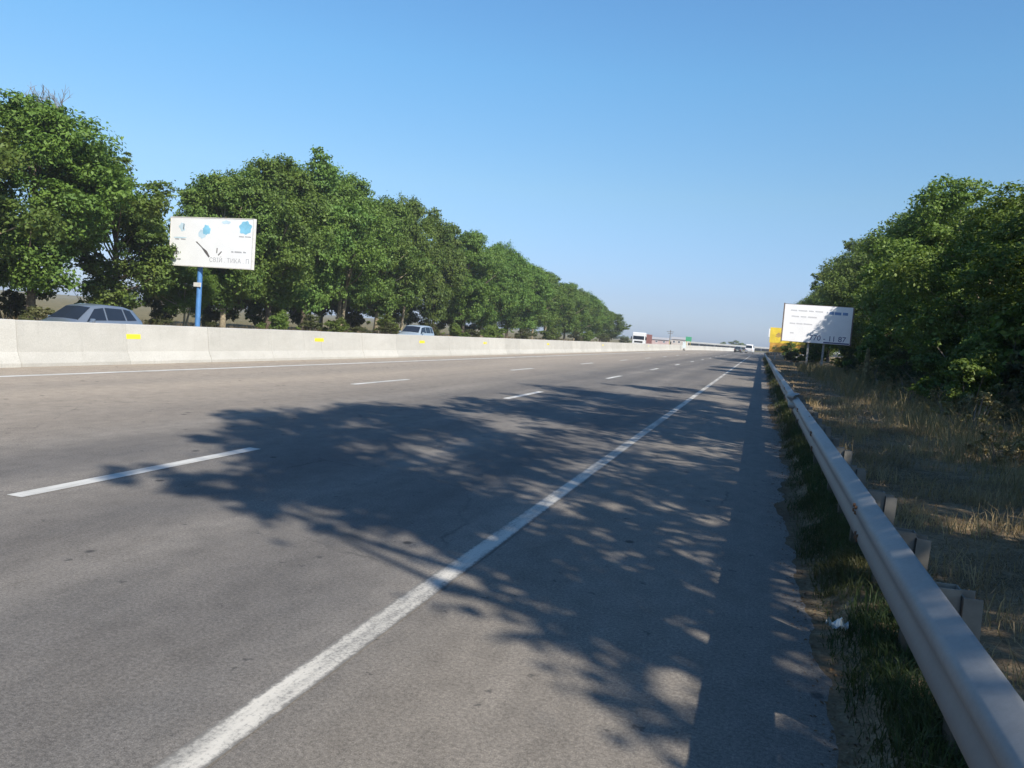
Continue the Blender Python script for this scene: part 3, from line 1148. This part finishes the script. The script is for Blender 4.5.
M_white = mat("billboard_white", (0.82, 0.82, 0.83), 0.6, var=0.04, scale=1.5)
M_frame = mat("dark_frame", (0.17, 0.13, 0.11), 0.7, 0.2, var=0.3)
M_framew = mat("pale_frame", (0.66, 0.64, 0.60), 0.6, var=0.15)
M_bluepole = mat("blue_pole_paint", (0.07, 0.20, 0.44), 0.5, var=0.2, scale=3)
M_cyan = mat("printed_light_blue", (0.25, 0.58, 0.78), 0.6, var=0.25, scale=2)
M_cyan2 = mat("printed_pale_blue", (0.55, 0.70, 0.80), 0.6, var=0.15, scale=2)
M_inkd = mat("printed_dark_grey", (0.12, 0.11, 0.11), 0.6, var=0.2)
M_inkg = mat("printed_grey", (0.42, 0.42, 0.44), 0.6, var=0.2)
M_inkl = mat("printed_faint_grey", (0.56, 0.56, 0.58), 0.6, var=0.1)
M_inkb = mat("printed_navy", (0.05, 0.07, 0.20), 0.6, var=0.2)
M_gpost = mat("grey_steel_post", (0.30, 0.30, 0.29), 0.6, 0.2, var=0.3)
RX90 = (math.pi / 2, 0, 0)


def faded_lines(bm, x0, z0, widths, y, h=0.05, seed=1):
    r = random.Random(seed)
    x = x0
    for w in widths:
        slab(bm, [(x, z0), (x + w, z0 - .01), (x + w, z0 + h), (x, z0 + h + .01)], y)
        x += w + r.uniform(.06, .14)


# left billboard: 6 x 3 m on a blue pole
W_, H_ = 5.95, 2.80
Z0 = 4.22
bl = empty("billboard", (-32.25, 40.0, -0.38), math.radians(-3))
tag(bl, "white billboard with light blue splashes on a blue pole, in front of the left trees", "billboard")
bm = bmesh.new()
box(bm, -2.02, -2.02 + W_, -0.10, 0.10, Z0, Z0 + H_, 0.01)
obj("panel", bm, M_white, bl)
bm = bmesh.new()
X0 = -2.02
for a in ((X0 - .05, X0 - .002, Z0 - .05, Z0 + H_ + .05), (X0 + W_ + .002, X0 + W_ + .05, Z0 - .05, Z0 + H_ + .05)):
    box(bm, a[0], a[1], -0.115, 0.115, a[2], a[3])
box(bm, X0, X0 + W_, -0.115, 0.115, Z0 - .05, Z0 - .002)
box(bm, X0, X0 + W_, -0.115, 0.115, Z0 + H_ + .002, Z0 + H_ + .05)
obj("frame", bm, M_framew, bl)
bm = bmesh.new()
tube(bm, [(0, 0.24, -0.3), (0, 0.24, 2.2), (0, 0.24, Z0 + 2.2)], [.155, .155, .15], 14)
obj("pole", bm, M_bluepole, bl, angle=40)
bm = bmesh.new()
box(bm, -.26, .26, .04, .084, 3.0, 3.25)
obj("small_plate", bm, M_framew, bl)
bm = bmesh.new()
blob(bm, X0 + 2.65, Z0 + 2.12, .26, .30, -.101, 3)
obj("blue_splash", bm, M_cyan, bl)
bm = bmesh.new()
blob(bm, X0 + 5.42, Z0 + 2.32, .42, .38, -.101, 4)
obj("blue_splash", bm, M_cyan, bl)
bm = bmesh.new()
blob(bm, X0 + 0.85, Z0 + 2.25, .22, .24, -.101, 5)
obj("pale_splash", bm, M_cyan2, bl)
bm = bmesh.new()
blob(bm, X0 + 4.05, Z0 + 2.60, .34, .09, -.101, 6)
obj("pale_splash", bm, M_cyan2, bl)
bm = bmesh.new()
blob(bm, X0 + 2.35, Z0 + 1.88, .28, .26, -.1005, 7, th=.003)
obj("pale_splash", bm, M_cyan2, bl)
bm = bmesh.new()
blob(bm, X0 + 0.70, Z0 + 1.62, .44, .05, -.101, 8)
obj("pale_splash", bm, M_cyan2, bl)
bm = bmesh.new()
slab(bm, [(X0 + 1.88, Z0 + 1.42), (X0 + 2.0, Z0 + 1.42), (X0 + 2.45, Z0 + 1.08), (X0 + 2.75, Z0 + .9), (X0 + 2.98, Z0 + .58), (X0 + 2.9, Z0 + .52), (X0 + 2.62, Z0 + .78), (X0 + 2.35, Z0 + 1.08)], -.101)
slab(bm, [(X0 + 3.45, Z0 + 1.1), (X0 + 3.52, Z0 + 1.1), (X0 + 3.5, Z0 + .8), (X0 + 3.44, Z0 + .8)], -.101)
slab(bm, [(X0 + 3.55, Z0 + .7), (X0 + 3.62, Z0 + .66), (X0 + 3.85, Z0 + .9), (X0 + 3.78, Z0 + .92)], -.101)
slab(bm, [(X0 + .42, Z0 + .6), (X0 + .52, Z0 + .6), (X0 + .56, Z0 + 1.0), (X0 + .44, Z0 + 1.0)], -.101)
slab(bm, [(X0 + .92, Z0 + 2.1), (X0 + .98, Z0 + 2.1), (X0 + 1.02, Z0 + 2.42), (X0 + .94, Z0 + 2.45)], -.101)
obj("dark_stroke", bm, M_inkd, bl)
bm = bmesh.new()
faded_lines(bm, X0 + .3, Z0 + .32, [.18, .3], -.101, .07, 1)
faded_lines(bm, X0 + .35, Z0 + 1.50, [.3, .35], -.101, .06, 2)
faded_lines(bm, X0 + 4.5, Z0 + .88, [.16, .5, .2], -.101, .07, 3)
faded_lines(bm, X0 + 5.0, Z0 + 1.78, [.35, .4], -.101, .05, 4)
obj("faded_lines", bm, M_inkg, bl)
text_mesh("lettering", "СВІЙ . ТИКА . П", .36, M_inkg, bl, (X0 + 2.95, -.101, Z0 + .28), RX90, 1.05)

# right billboard: white, two legs, partly shaded by the trees
br_ = empty("billboard", (1.62, 72, 0.05), math.radians(-2))
tag(br_, "white billboard with faint grey lines, partly shaded by the right-hand trees", "billboard")
W_, H_ = 5.35, 3.12
bm = bmesh.new()
box(bm, 0, W_, -.09, .09, 2.28, 2.28 + H_, .01)
obj("panel", bm, M_white, br_)
bm = bmesh.new()
box(bm, -.10, -.002, -.13, .13, 2.2, 2.28 + H_ + .08)
box(bm, W_ + .002, W_ + .10, -.13, .13, 2.2, 2.28 + H_ + .08)
box(bm, 0, W_, -.10, .13, 2.28 + H_ + .002, 2.28 + H_ + .03)
box(bm, 0, W_, -.10, .13, 2.25, 2.278)
obj("frame", bm, M_frame, br_)
for lx in (2.15, 3.35):
    bm = bmesh.new()
    box(bm, lx - .08, lx + .08, .14, .30, -.3, 5.2)
    obj("leg", bm, M_gpost, br_)
bm = bmesh.new()
for q, (z, ws) in enumerate([(4.85, [.5, .7, .4, .6]), (4.35, [.6, .45, .7]), (3.75, [.45, .5, .7]), (2.95, [.3])]):
    faded_lines(bm, .5 + .1 * (q % 2), z, ws, -.092, .10, q + 5)
obj("faded_lines", bm, M_inkl, br_)
text_mesh("phone_number", "770 - 11 87", .62, M_inkb, br_, (2.15, -.092, 2.50), RX90, 1.0)
bm = bmesh.new()
slab(bm, [(3.3, 2.32), (W_ - .05, 2.32), (W_ - .05, 2.42), (3.3, 2.42)], -.0925)
obj("blue_band", bm, M_inkb, br_)
bm = bmesh.new()
faded_lines(bm, 3.55, 4.72, [.35, .5, .4], -.092, .22, 21)
obj("blue_print", bm, mat("printed_blue", (0.16, 0.28, 0.50), 0.6, var=0.2), br_)

# yellow billboard further on
by = empty("billboard", (0.98, 114, 0.05), 0)
tag(by, "yellow and orange billboard far down the road, half hidden behind the white one", "billboard")
M_yb = mat("printed_yellow", (0.78, 0.58, 0.05), 0.6, var=0.2, scale=1.2)
M_ob = mat("printed_orange", (0.62, 0.33, 0.05), 0.6, var=0.35, scale=1.2)
bm = bmesh.new()
box(bm, 0, 4.6, -.09, .09, 2.35, 4.4, .01)
obj("panel", bm, M_yb, by)
bm = bmesh.new()
box(bm, .1, 4.5, -.08, .09, 1.1, 2.345, .01)
obj("lower_panel", bm, M_ob, by)
for lx in (.9, 3.7):
    bm = bmesh.new()
    box(bm, lx - .09, lx + .09, .095, .26, -.3, 4.2)
    obj("leg", bm, M_gpost, by)
bm = bmesh.new()
box(bm, -.16, -.01, -.1, .1, 3.1, 4.2)
obj("white_edge", bm, M_white, by)
bm = bmesh.new()
blob(bm, 1.2, 3.4, .45, .3, -.091, 31, rough=.2)
blob(bm, .8, 1.7, .35, .3, -.081, 32, rough=.2)
blob(bm, 2.6, 1.8, .5, .25, -.081, 33, rough=.2)
obj("printed_shape", bm, mat("printed_brown", (0.45, 0.30, 0.10), .6, var=.3), by)


# ------------------------------------------------------------------ vehicles
M_glass = mat("car_glass", (0.018, 0.026, 0.042), 0.14, var=0.1, spec=0.3)
M_rubber = mat("tyre_rubber", (0.02, 0.02, 0.02), 0.9, var=0.2)
M_rim = mat("wheel_rim", (0.5, 0.5, 0.5), 0.35, 0.8, var=0.1)
M_plastic = mat("black_plastic", (0.03, 0.03, 0.032), 0.6, var=0.2)
M_lamp = mat("headlamp", (0.7, 0.7, 0.7), 0.15, 0.3, var=0.05)
M_red = mat("tail_lamp", (0.35, 0.02, 0.02), 0.3, var=0.1)
M_plate = mat("number_plate", (0.7, 0.7, 0.68), 0.5, var=0.05)


def car_mesh(name, st, paint, glass_side, glass_front, glass_rear, wheels, wr, parent_loc, rz, mirror_y, label, cat, group=None, lamps=True):
    """st: stations (y, z_low, w_low, z_belt, w_belt, z_top, w_top), y grows from nose to tail"""
    root = empty(name, parent_loc, rz)
    tag(root, label, cat, group)
    st = [tuple(s) for s in st]

    def S_(y):
        for a, b in zip(st, st[1:]):
            if a[0] <= y <= b[0]:
                f = (y - a[0]) / (b[0] - a[0])
                return [p + (q - p) * f for p, q in zip(a, b)]
        return list(st[-1])

    bm = bmesh.new()
    rows = []
    for s in st:
        y, zl, wl, zb, wb, zt, wt = s
        zm = zl + (zb - zl) * .5
        half = [(wl, zl), (max(wl, wb) * 1.0 + .015, zm), (wb, zb), (wb - .02, zb + .03 if zt - zb > .2 else zb + (zt - zb) * .3),
                (wt, zt - .02), (wt * .8, zt + .012), (0, zt + .03)]
        full = [(-x, z) for x, z in half[:-1]] + half[::-1]
        rows.append([bm.verts.new((x, y, z)) for x, z in full])
    for a, b in zip(rows, rows[1:]):
        for k in range(len(a) - 1):
            bm.faces.new((a[k], a[k + 1], b[k + 1], b[k]))
        bm.faces.new((a[-1], a[0], b[0], b[-1]))
    bm.faces.new(rows[0])
    bm.faces.new(rows[-1][::-1])
    obj("body", bm, paint, root, angle=62)
    # side glass
    for sgn in (-1, 1):
        for (ya, yb, yc, yd) in glass_side:      # bottom front, bottom rear, top rear, top front
            bm = bmesh.new()
            cols = []
            N_ = 6
            for i in range(N_ + 1):
                col_ = []
                for y, t in ((ya + (yb - ya) * i / N_, .12), (yd + (yc - yd) * i / N_, .88)):
                    s = S_(y)
                    x = (s[4] - .02) + (s[6] - s[4] + .02) * t
                    z = s[3] + .03 + (s[5] - .05 - s[3]) * t
                    col_ += [bm.verts.new((sgn * (x + .016), y, z)), bm.verts.new((sgn * (x - .004), y, z))]
                cols.append(col_)
            for a_, b_ in zip(cols, cols[1:]):
                bm.faces.new((a_[0], b_[0], b_[2], a_[2]))
                bm.faces.new((a_[1], a_[3], b_[3], b_[1]))
                bm.faces.new((a_[0], a_[1], b_[1], b_[0]))
                bm.faces.new((a_[2], b_[2], b_[3], a_[3]))
            for e_ in (cols[0], cols[-1]):
                bm.faces.new((e_[0], e_[2], e_[3], e_[1]))
            obj("side_window", bm, M_glass, root)

    def pane(nm, y0, y1, off):
        a, b = S_(y0), S_(y1)
        d = Vector((0, b[0] - a[0], b[5] - a[5])).normalized()
        nrm = Vector((0, -d.z, d.y)) if d.y > 0 else Vector((0, d.z, -d.y))
        if nrm.z < 0:
            nrm = -nrm
        bm = bmesh.new()
        q = []
        for s, t in ((a, .08), (b, .92)):
            p = a
        def P(t, w):
            s = [u + (v - u) * t for u, v in zip(a, b)]
            return Vector((w * (s[6] - .05), s[0], s[5] + .03 * (1 - abs(w)) + .0)) + nrm * off
        nx = 6
        top = []
        for i in range(nx + 1):
            w = -1 + 2 * i / nx
            top.append((bm.verts.new(P(.08, w)), bm.verts.new(P(.93, w)), bm.verts.new(P(.08, w) - nrm * .02), bm.verts.new(P(.93, w) - nrm * .02)))
        for u, v in zip(top, top[1:]):
            bm.faces.new((u[0], v[0], v[1], u[1]))
            bm.faces.new((u[2], u[3], v[3], v[2]))
            bm.faces.new((u[0], u[2], v[2], v[0]))
            bm.faces.new((u[1], v[1], v[3], u[3]))
        obj(nm, bm, M_glass, root)

    pane("windshield", *glass_front, .012)
    pane("rear_window", *glass_rear, .012)
    for wy in wheels:
        for sgn in (-1, 1):
            s = S_(wy)
            xw = max(s[2], s[4])
            w = link("wheel", None, root)
            w.location = (sgn * (xw - .07), wy, wr)
            bm = bmesh.new()
            R_ = Matrix.Rotation(math.pi / 2, 4, 'Y')
            bmesh.ops.create_cone(bm, cap_ends=True, segments=28, radius1=wr, radius2=wr, depth=.2, matrix=R_)
            bmesh.ops.bevel(bm, geom=[e for e in bm.edges if len(e.link_faces) == 2 and e.calc_face_angle(0) > 1], offset=.025, segments=2, affect='EDGES')
            obj("tyre", bm, M_rubber, w, angle=40)
            bm = bmesh.new()
            bmesh.ops.create_cone(bm, cap_ends=True, segments=20, radius1=wr * .64, radius2=wr * .64, depth=.225, matrix=R_)
            obj("rim", bm, M_rim, w, angle=40)
    for sgn in (-1, 1):
        s = S_(mirror_y)
        bm = bmesh.new()
        box(bm, sgn * (s[4] + .12) - .085, sgn * (s[4] + .12) + .085, mirror_y - .05, mirror_y + .05, s[3] + .03, s[3] + .17, .025)
        box(bm, min(sgn * (s[4] - .03), sgn * (s[4] + .05)), max(sgn * (s[4] - .03), sgn * (s[4] + .05)), mirror_y - .02, mirror_y + .02, s[3] + .04, s[3] + .08)
        obj("mirror", bm, paint, root, angle=40)
        a, b = st[0], st[1]
        bm = bmesh.new()
        yy = b[0] + .02
        s = S_(yy)
        box(bm, sgn * s[4] * .72 - .14, sgn * s[4] * .72 + .14, st[0][0] - .012, yy + .1, s[3] - .12, s[3] + .02, .02)
        obj("headlight", bm, M_lamp, root)
        e = st[-1]
        bm = bmesh.new()
        box(bm, sgn * (e[4] - .09) - .07, sgn * (e[4] - .09) + .07, e[0] - .1, e[0] + .015, e[3] - .18, e[3] + .06, .015)
        obj("tail_light", bm, M_red, root)
    e = st[-1]
    bm = bmesh.new()
    box(bm, -.26, .26, e[0] + .001, e[0] + .016, e[1] + .2, e[1] + .31)
    box(bm, -.26, .26, st[0][0] - .016, st[0][0] - .001, st[0][1] + .12, st[0][1] + .23)
    obj("number_plate", bm, M_plate, root)
    return root


M_silver = mat("silver_blue_paint", (0.24, 0.29, 0.36), 0.3, 0.5, var=0.05, coat=0.6)
M_pale = mat("pale_blue_paint", (0.36, 0.43, 0.50), 0.3, 0.2, var=0.05, coat=0.5)
M_dgrey = mat("dark_green_paint", (0.05, 0.07, 0.07), 0.3, 0.3, var=0.05, coat=0.6)
M_vanw = mat("white_paint_gloss", (0.75, 0.75, 0.75), 0.35, var=0.05, coat=0.5)

hatch = [(0, .28, .60, .54, .62, .60, .50), (.14, .20, .80, .62, .78, .68, .60), (.78, .18, .86, .76, .85, .84, .70), (.98, .18, .87, .80, .865, .88, .75),
         (1.75, .18, .875, .84, .87, 1.42, .60), (2.3, .18, .875, .85, .87, 1.50, .62), (3.3, .18, .875, .87, .865, 1.47, .60), (3.76, .2, .86, .90, .85, 1.38, .57),
         (4.05, .22, .84, .92, .82, 1.0, .68), (4.2, .32, .78, .72, .76, .80, .6)]
car_mesh("hatchback", hatch, M_silver, [(1.32, 2.22, 2.20, 1.82), (2.30, 3.18, 3.12, 2.28), (3.26, 3.76, 3.56, 3.2)], (.98, 1.75), (3.76, 4.05), (.8, 3.45), .31,
         (-24.3, 22.0, -0.235), 0, 1.42, "silver-blue hatchback on the opposite carriageway, half hidden by the left part of the barrier", "car")
suv = [(0, .35, .62, .60, .66, .70, .55), (.12, .24, .82, .70, .80, .78, .62), (.70, .22, .86, .80, .85, .88, .72), (.9, .22, .87, .83, .86, .92, .76),
       (1.5, .22, .875, .86, .87, 1.45, .66), (2.1, .22, .875, .87, .87, 1.53, .67), (3.2, .22, .875, .88, .865, 1.53, .66), (3.6, .24, .86, .88, .85, 1.48, .64),
       (3.8, .26, .84, .90, .83, 1.02, .72), (3.9, .36, .80, .75, .78, .82, .7)]
car_mesh("minivan", suv, M_pale, [(1.1, 2.1, 2.1, 1.52), (2.2, 3.05, 3.05, 2.2), (3.15, 3.58, 3.5, 3.15)], (.9, 1.5), (3.6, 3.8), (.75, 3.1), .31,
         (-26.2, 56.5, -0.27), 0, 1.22, "pale blue minivan on the opposite carriageway, small, showing just above the barrier", "car")
car_mesh("dark_car", hatch, M_dgrey, [(1.32, 2.22, 2.20, 1.82), (2.30, 3.18, 3.12, 2.28), (3.26, 3.76, 3.56, 3.2)], (.98, 1.75), (3.76, 4.05), (.8, 3.45), .31,
         (-5.2, 212, 0), math.pi - .09, 1.42, "small dark car far down the road, left of the white van", "car")
van = [(0, .35, .70, .75, .74, .90, .6), (.12, .28, .90, .95, .88, 1.02, .72), (.8, .25, .95, 1.15, .94, 1.25, .8), (1.0, .25, .97, 1.2, .96, 1.35, .82),
       (1.7, .25, .97, 1.25, .97, 2.1, .82), (2.3, .25, .97, 1.25, .97, 2.25, .83), (4.7, .25, .97, 1.25, .97, 2.25, .83), (4.92, .3, .96, 1.25, .95, 2.05, .82), (5.0, .38, .93, .95, .92, 1.2, .84)]
car_mesh("van", van, M_vanw, [(1.5, 2.3, 2.3, 1.8), (2.45, 3.4, 3.4, 2.45)], (1.0, 1.7), (4.92, 5.0), (.95, 4.0), .34,
         (-2.5, 224, 0), math.pi - .1, 1.4, "white van far down the road on the carriageway, seen from behind", "van")

# light truck beyond the barrier
tr_ = empty("truck", (-19.6, 134, -0.15))
tag(tr_, "white-cabbed truck with a red-brown box body on the opposite carriageway far ahead", "truck")
bm = bmesh.new()
box(bm, -1.05, 1.05, 0, 1.9, .55, 2.75, .08)
obj("cab", bm, M_vanw, tr_)
bm = bmesh.new()
box(bm, -.92, .92, -.012, .05, 1.55, 2.15, .01)
obj("windshield", bm, M_glass, tr_)
for s in (-1, 1):
    bm = bmesh.new()
    box(bm, s * 1.052 - .01, s * 1.052 + .01, .35, 1.35, 1.55, 2.15)
    obj("side_window", bm, M_glass, tr_)
    bm = bmesh.new()
    box(bm, s * 1.22 - .09, s * 1.22 + .09, .05, .12, 1.5, 2.0, .02)
    obj("mirror", bm, M_plastic, tr_)
    bm = bmesh.new()
    box(bm, s * .78 - .14, s * .78 + .14, -.015, .04, .78, .95)
    obj("headlight", bm, M_lamp, tr_)
bm = bmesh.new()
box(bm, -.7, .7, -.013, .04, 1.02, 1.32)
obj("grille", bm, M_plastic, tr_)
bm = bmesh.new()
box(bm, -1.15, 1.15, 2.1, 8.3, .8, 2.55, .03)
obj("box_body", bm, mat("red_brown_panel", (0.24, 0.10, 0.085), 0.6, var=0.25, scale=2), tr_)
bm = bmesh.new()
box(bm, -.45, .45, .3, 8.2, .45, .79)
obj("chassis", bm, M_plastic, tr_)
for wy in (.95, 6.4):
    for s in (-1, 1):
        bm = bmesh.new()
        bmesh.ops.create_cone(bm, cap_ends=True, segments=20, radius1=.42, radius2=.42, depth=.26, matrix=Matrix.Translation((s * .95, wy, .42)) @ Matrix.Rotation(math.pi / 2, 4, 'Y'))
        obj("wheel", bm, M_rubber, tr_)

# ------------------------------------------------------------------ far end of the road
M_pbld = mat("pale_render", (0.52, 0.46, 0.42), 0.9, var=0.15, scale=.4)
M_roof = mat("grey_roofing", (0.38, 0.37, 0.37), 0.8, var=0.2)
M_win = mat("window_glass", (0.06, 0.07, 0.09), 0.15, var=0.2)


def building(loc, w, d, h, m, label, nwin):
    b = empty("roadside_building", loc)
    tag(b, label, "building", "low buildings beyond the far end of the barrier")
    bm = bmesh.new()
    box(bm, 0, w, 0, d, -.3, h)
    obj("wall", bm, m, b)
    bm = bmesh.new()
    vs = [bm.verts.new(p) for p in ((-.4, -.4, h + .003), (w + .4, -.4, h + .003), (w + .4, d + .4, h + .003), (-.4, d + .4, h + .003), (-.4, d / 2, h + 1.0), (w + .4, d / 2, h + 1.0))]
    for f in ((0, 1, 5, 4), (2, 3, 4, 5), (0, 4, 3), (1, 2, 5), (3, 2, 1, 0)):
        bm.faces.new([vs[i] for i in f])
    obj("roof", bm, M_roof, b)
    for i in range(nwin):
        x = w * (i + .5) / nwin
        bm = bmesh.new()
        box(bm, x - .5, x + .5, -.03, .05, h * .40, h * .78)
        wf = obj("window", bm, M_white, b)
        bm = bmesh.new()
        box(bm, x - .42, x + .42, -.04, -.031, h * .44, h * .75)
        obj("pane", bm, M_win, wf)
    return b


building((-47.5, 345, -.2), 9.5, 7, 2.0, mat("pinkish_render", (0.50, 0.36, 0.34), .9, var=.2, scale=.5), "low pinkish building beyond the far end of the barrier, right of the truck", 3)
building((-37, 350, -.2), 6.5, 7, 2.7, M_pbld, "low cream building right of the utility pole, far ahead", 3)

up = empty("utility_pole", (-31.5, 292, -.38))
tag(up, "thin dark utility pole with crossarms and yellowish foot, far beyond the barrier", "pole")
bm = bmesh.new()
tube(bm, [(0, 0, 2.3), (0, 0, 5.9)], [.13, .10], 8)
obj("shaft", bm, M_bark, up)
bm = bmesh.new()
tube(bm, [(0, 0, -.4), (0, 0, 2.3)], [.16, .16], 8)
obj("foot", bm, mat("yellowish_concrete", (0.45, 0.38, 0.18), .9, var=.2), up)
bm = bmesh.new()
box(bm, -1.3, 1.3, -.16, -.11, 5.2, 5.35)
box(bm, -.9, .9, -.16, -.11, 4.6, 4.75)
obj("crossarm", bm, M_bark, up)

gs = empty("road_sign", (-24.3, 285, -.38))
tag(gs, "green road sign on two yellowish posts, far beyond the end of the barrier", "road sign")
bm = bmesh.new()
box(bm, -1.0, 1.0, -.05, .05, 2.3, 3.9)
obj("panel", bm, mat("sign_green", (0.05, 0.32, 0.16), .5, var=.15), gs)
for s in (-1, 1):
    bm = bmesh.new()
    box(bm, s * .65 - .09, s * .65 + .09, .055, .2, -.3, 3.8)
    obj("post", bm, mat("yellow_post", (0.55, 0.42, 0.12), .7, var=.2), gs)

mk = empty("marker_post", (-13.75, 153, 0))
tag(mk, "small pale upright marker board with a dark foot, standing at the barrier far ahead", "marker")
bm = bmesh.new()
box(bm, -.3, .3, -.03, .03, .45, 1.6, .01)
obj("board", bm, mat("pale_marker", (0.60, 0.66, 0.68), .5, var=.1), mk)
bm = bmesh.new()
box(bm, -.22, .22, -.12, .12, 0, .18, .02)
box(bm, -.06, .06, -.028, .028, .181, .449)
obj("foot", bm, M_plastic, mk)

bd = empty("bridge", (0, 520, -.30))
tag(bd, "low pale bridge deck crossing the view at the end of the road", "bridge")
bm = bmesh.new()
box(bm, -70, 60, -4, 4, 1.55, 2.25)
obj("deck", bm, mat("bridge_concrete", (0.46, 0.45, 0.43), .9, var=.15, scale=.3), bd)
bm = bmesh.new()
box(bm, -70, 60, -4.02, -3.8, 2.253, 2.55)
obj("parapet", bm, mat("bridge_parapet", (0.55, 0.54, 0.52), .9, var=.15, scale=.3), bd)
for i in range(14):
    bm = bmesh.new()
    box(bm, -66 + i * 9.4, -65.2 + i * 9.4, -2.5, 2.5, -.4, 1.548)
    obj("pier", bm, M_roof, bd)
bm = bmesh.new()
box(bm, -70, 60, 2.6, 3.2, -.4, 1.54)  # abutment wall; shade under the deck is put into its dark colour
obj("shaded_abutment", bm, mat("underdeck_shade", (0.12, 0.10, 0.09), .95, var=.4, scale=.3), bd)

for i, (x, y, w, h) in enumerate([(-17.5, 560, 3.6, 2.1), (-25, 562, 2.8, 1.5), (-11, 565, 2.6, 1.6)]):
    plant(protoS[2], usedS, x, y, 0, h, w, i * 2.0, "rounded dark tree crown showing above the far bridge", "trees beyond the far bridge", "tree")
# distant low tree belt on the horizon, both sides
rr_ = random.Random(9)
for i in range(26):
    x = -150 + i * 4.6 if i < 20 else 40 + (i - 20) * 14
    plant(protoS[2], usedS, x - 40, 640 + rr_.uniform(-20, 20), -.2, rr_.uniform(.7, 1.4), rr_.uniform(2.2, 3.4), i * 1.1,
          "low bush in the thin belt on the far horizon", "bushes of the horizon belt", "bush")

# ------------------------------------------------------------------ litter
bm = bmesh.new()
bmesh.ops.create_grid(bm, x_segments=9, y_segments=7, size=0.5)
r3 = random.Random(12)
for v in bm.verts:
    x, y = v.co.x, v.co.y
    v.co = Vector((x * .13 + y * .05, y * .09, .02 + .055 * abs(math.sin(x * 5 + 1.2) * math.cos(y * 4)) + r3.uniform(0, .022)))
M_trash = mat("white_plastic", (0.50, 0.56, 0.56), 0.4, var=0.25, scale=25)
o = obj("litter", bm, M_trash)
o.location = (0.53, 4.60, 0.06)
o.rotation_euler = (0, 0.12, 0.6)
tag(o, "crumpled white plastic wrapper lying in the grass left of the near guardrail", "litter")

# ------------------------------------------------------------------ air
m = bpy.data.materials.new("haze")
m.use_nodes = True
t = m.node_tree
t.nodes.clear()
vo = t.nodes.new("ShaderNodeVolumePrincipled")
vo.inputs['Color'].default_value = (0.80, 0.88, 1.0, 1)
vo.inputs['Density'].default_value = 0.0004
mo = t.nodes.new("ShaderNodeOutputMaterial")
t.links.new(vo.outputs[0], mo.inputs['Volume'])
bm = bmesh.new()
box(bm, -420, 320, -24, 720, -1.4, 17.5)
o = obj("haze", bm, m)
o['kind'] = "stuff"
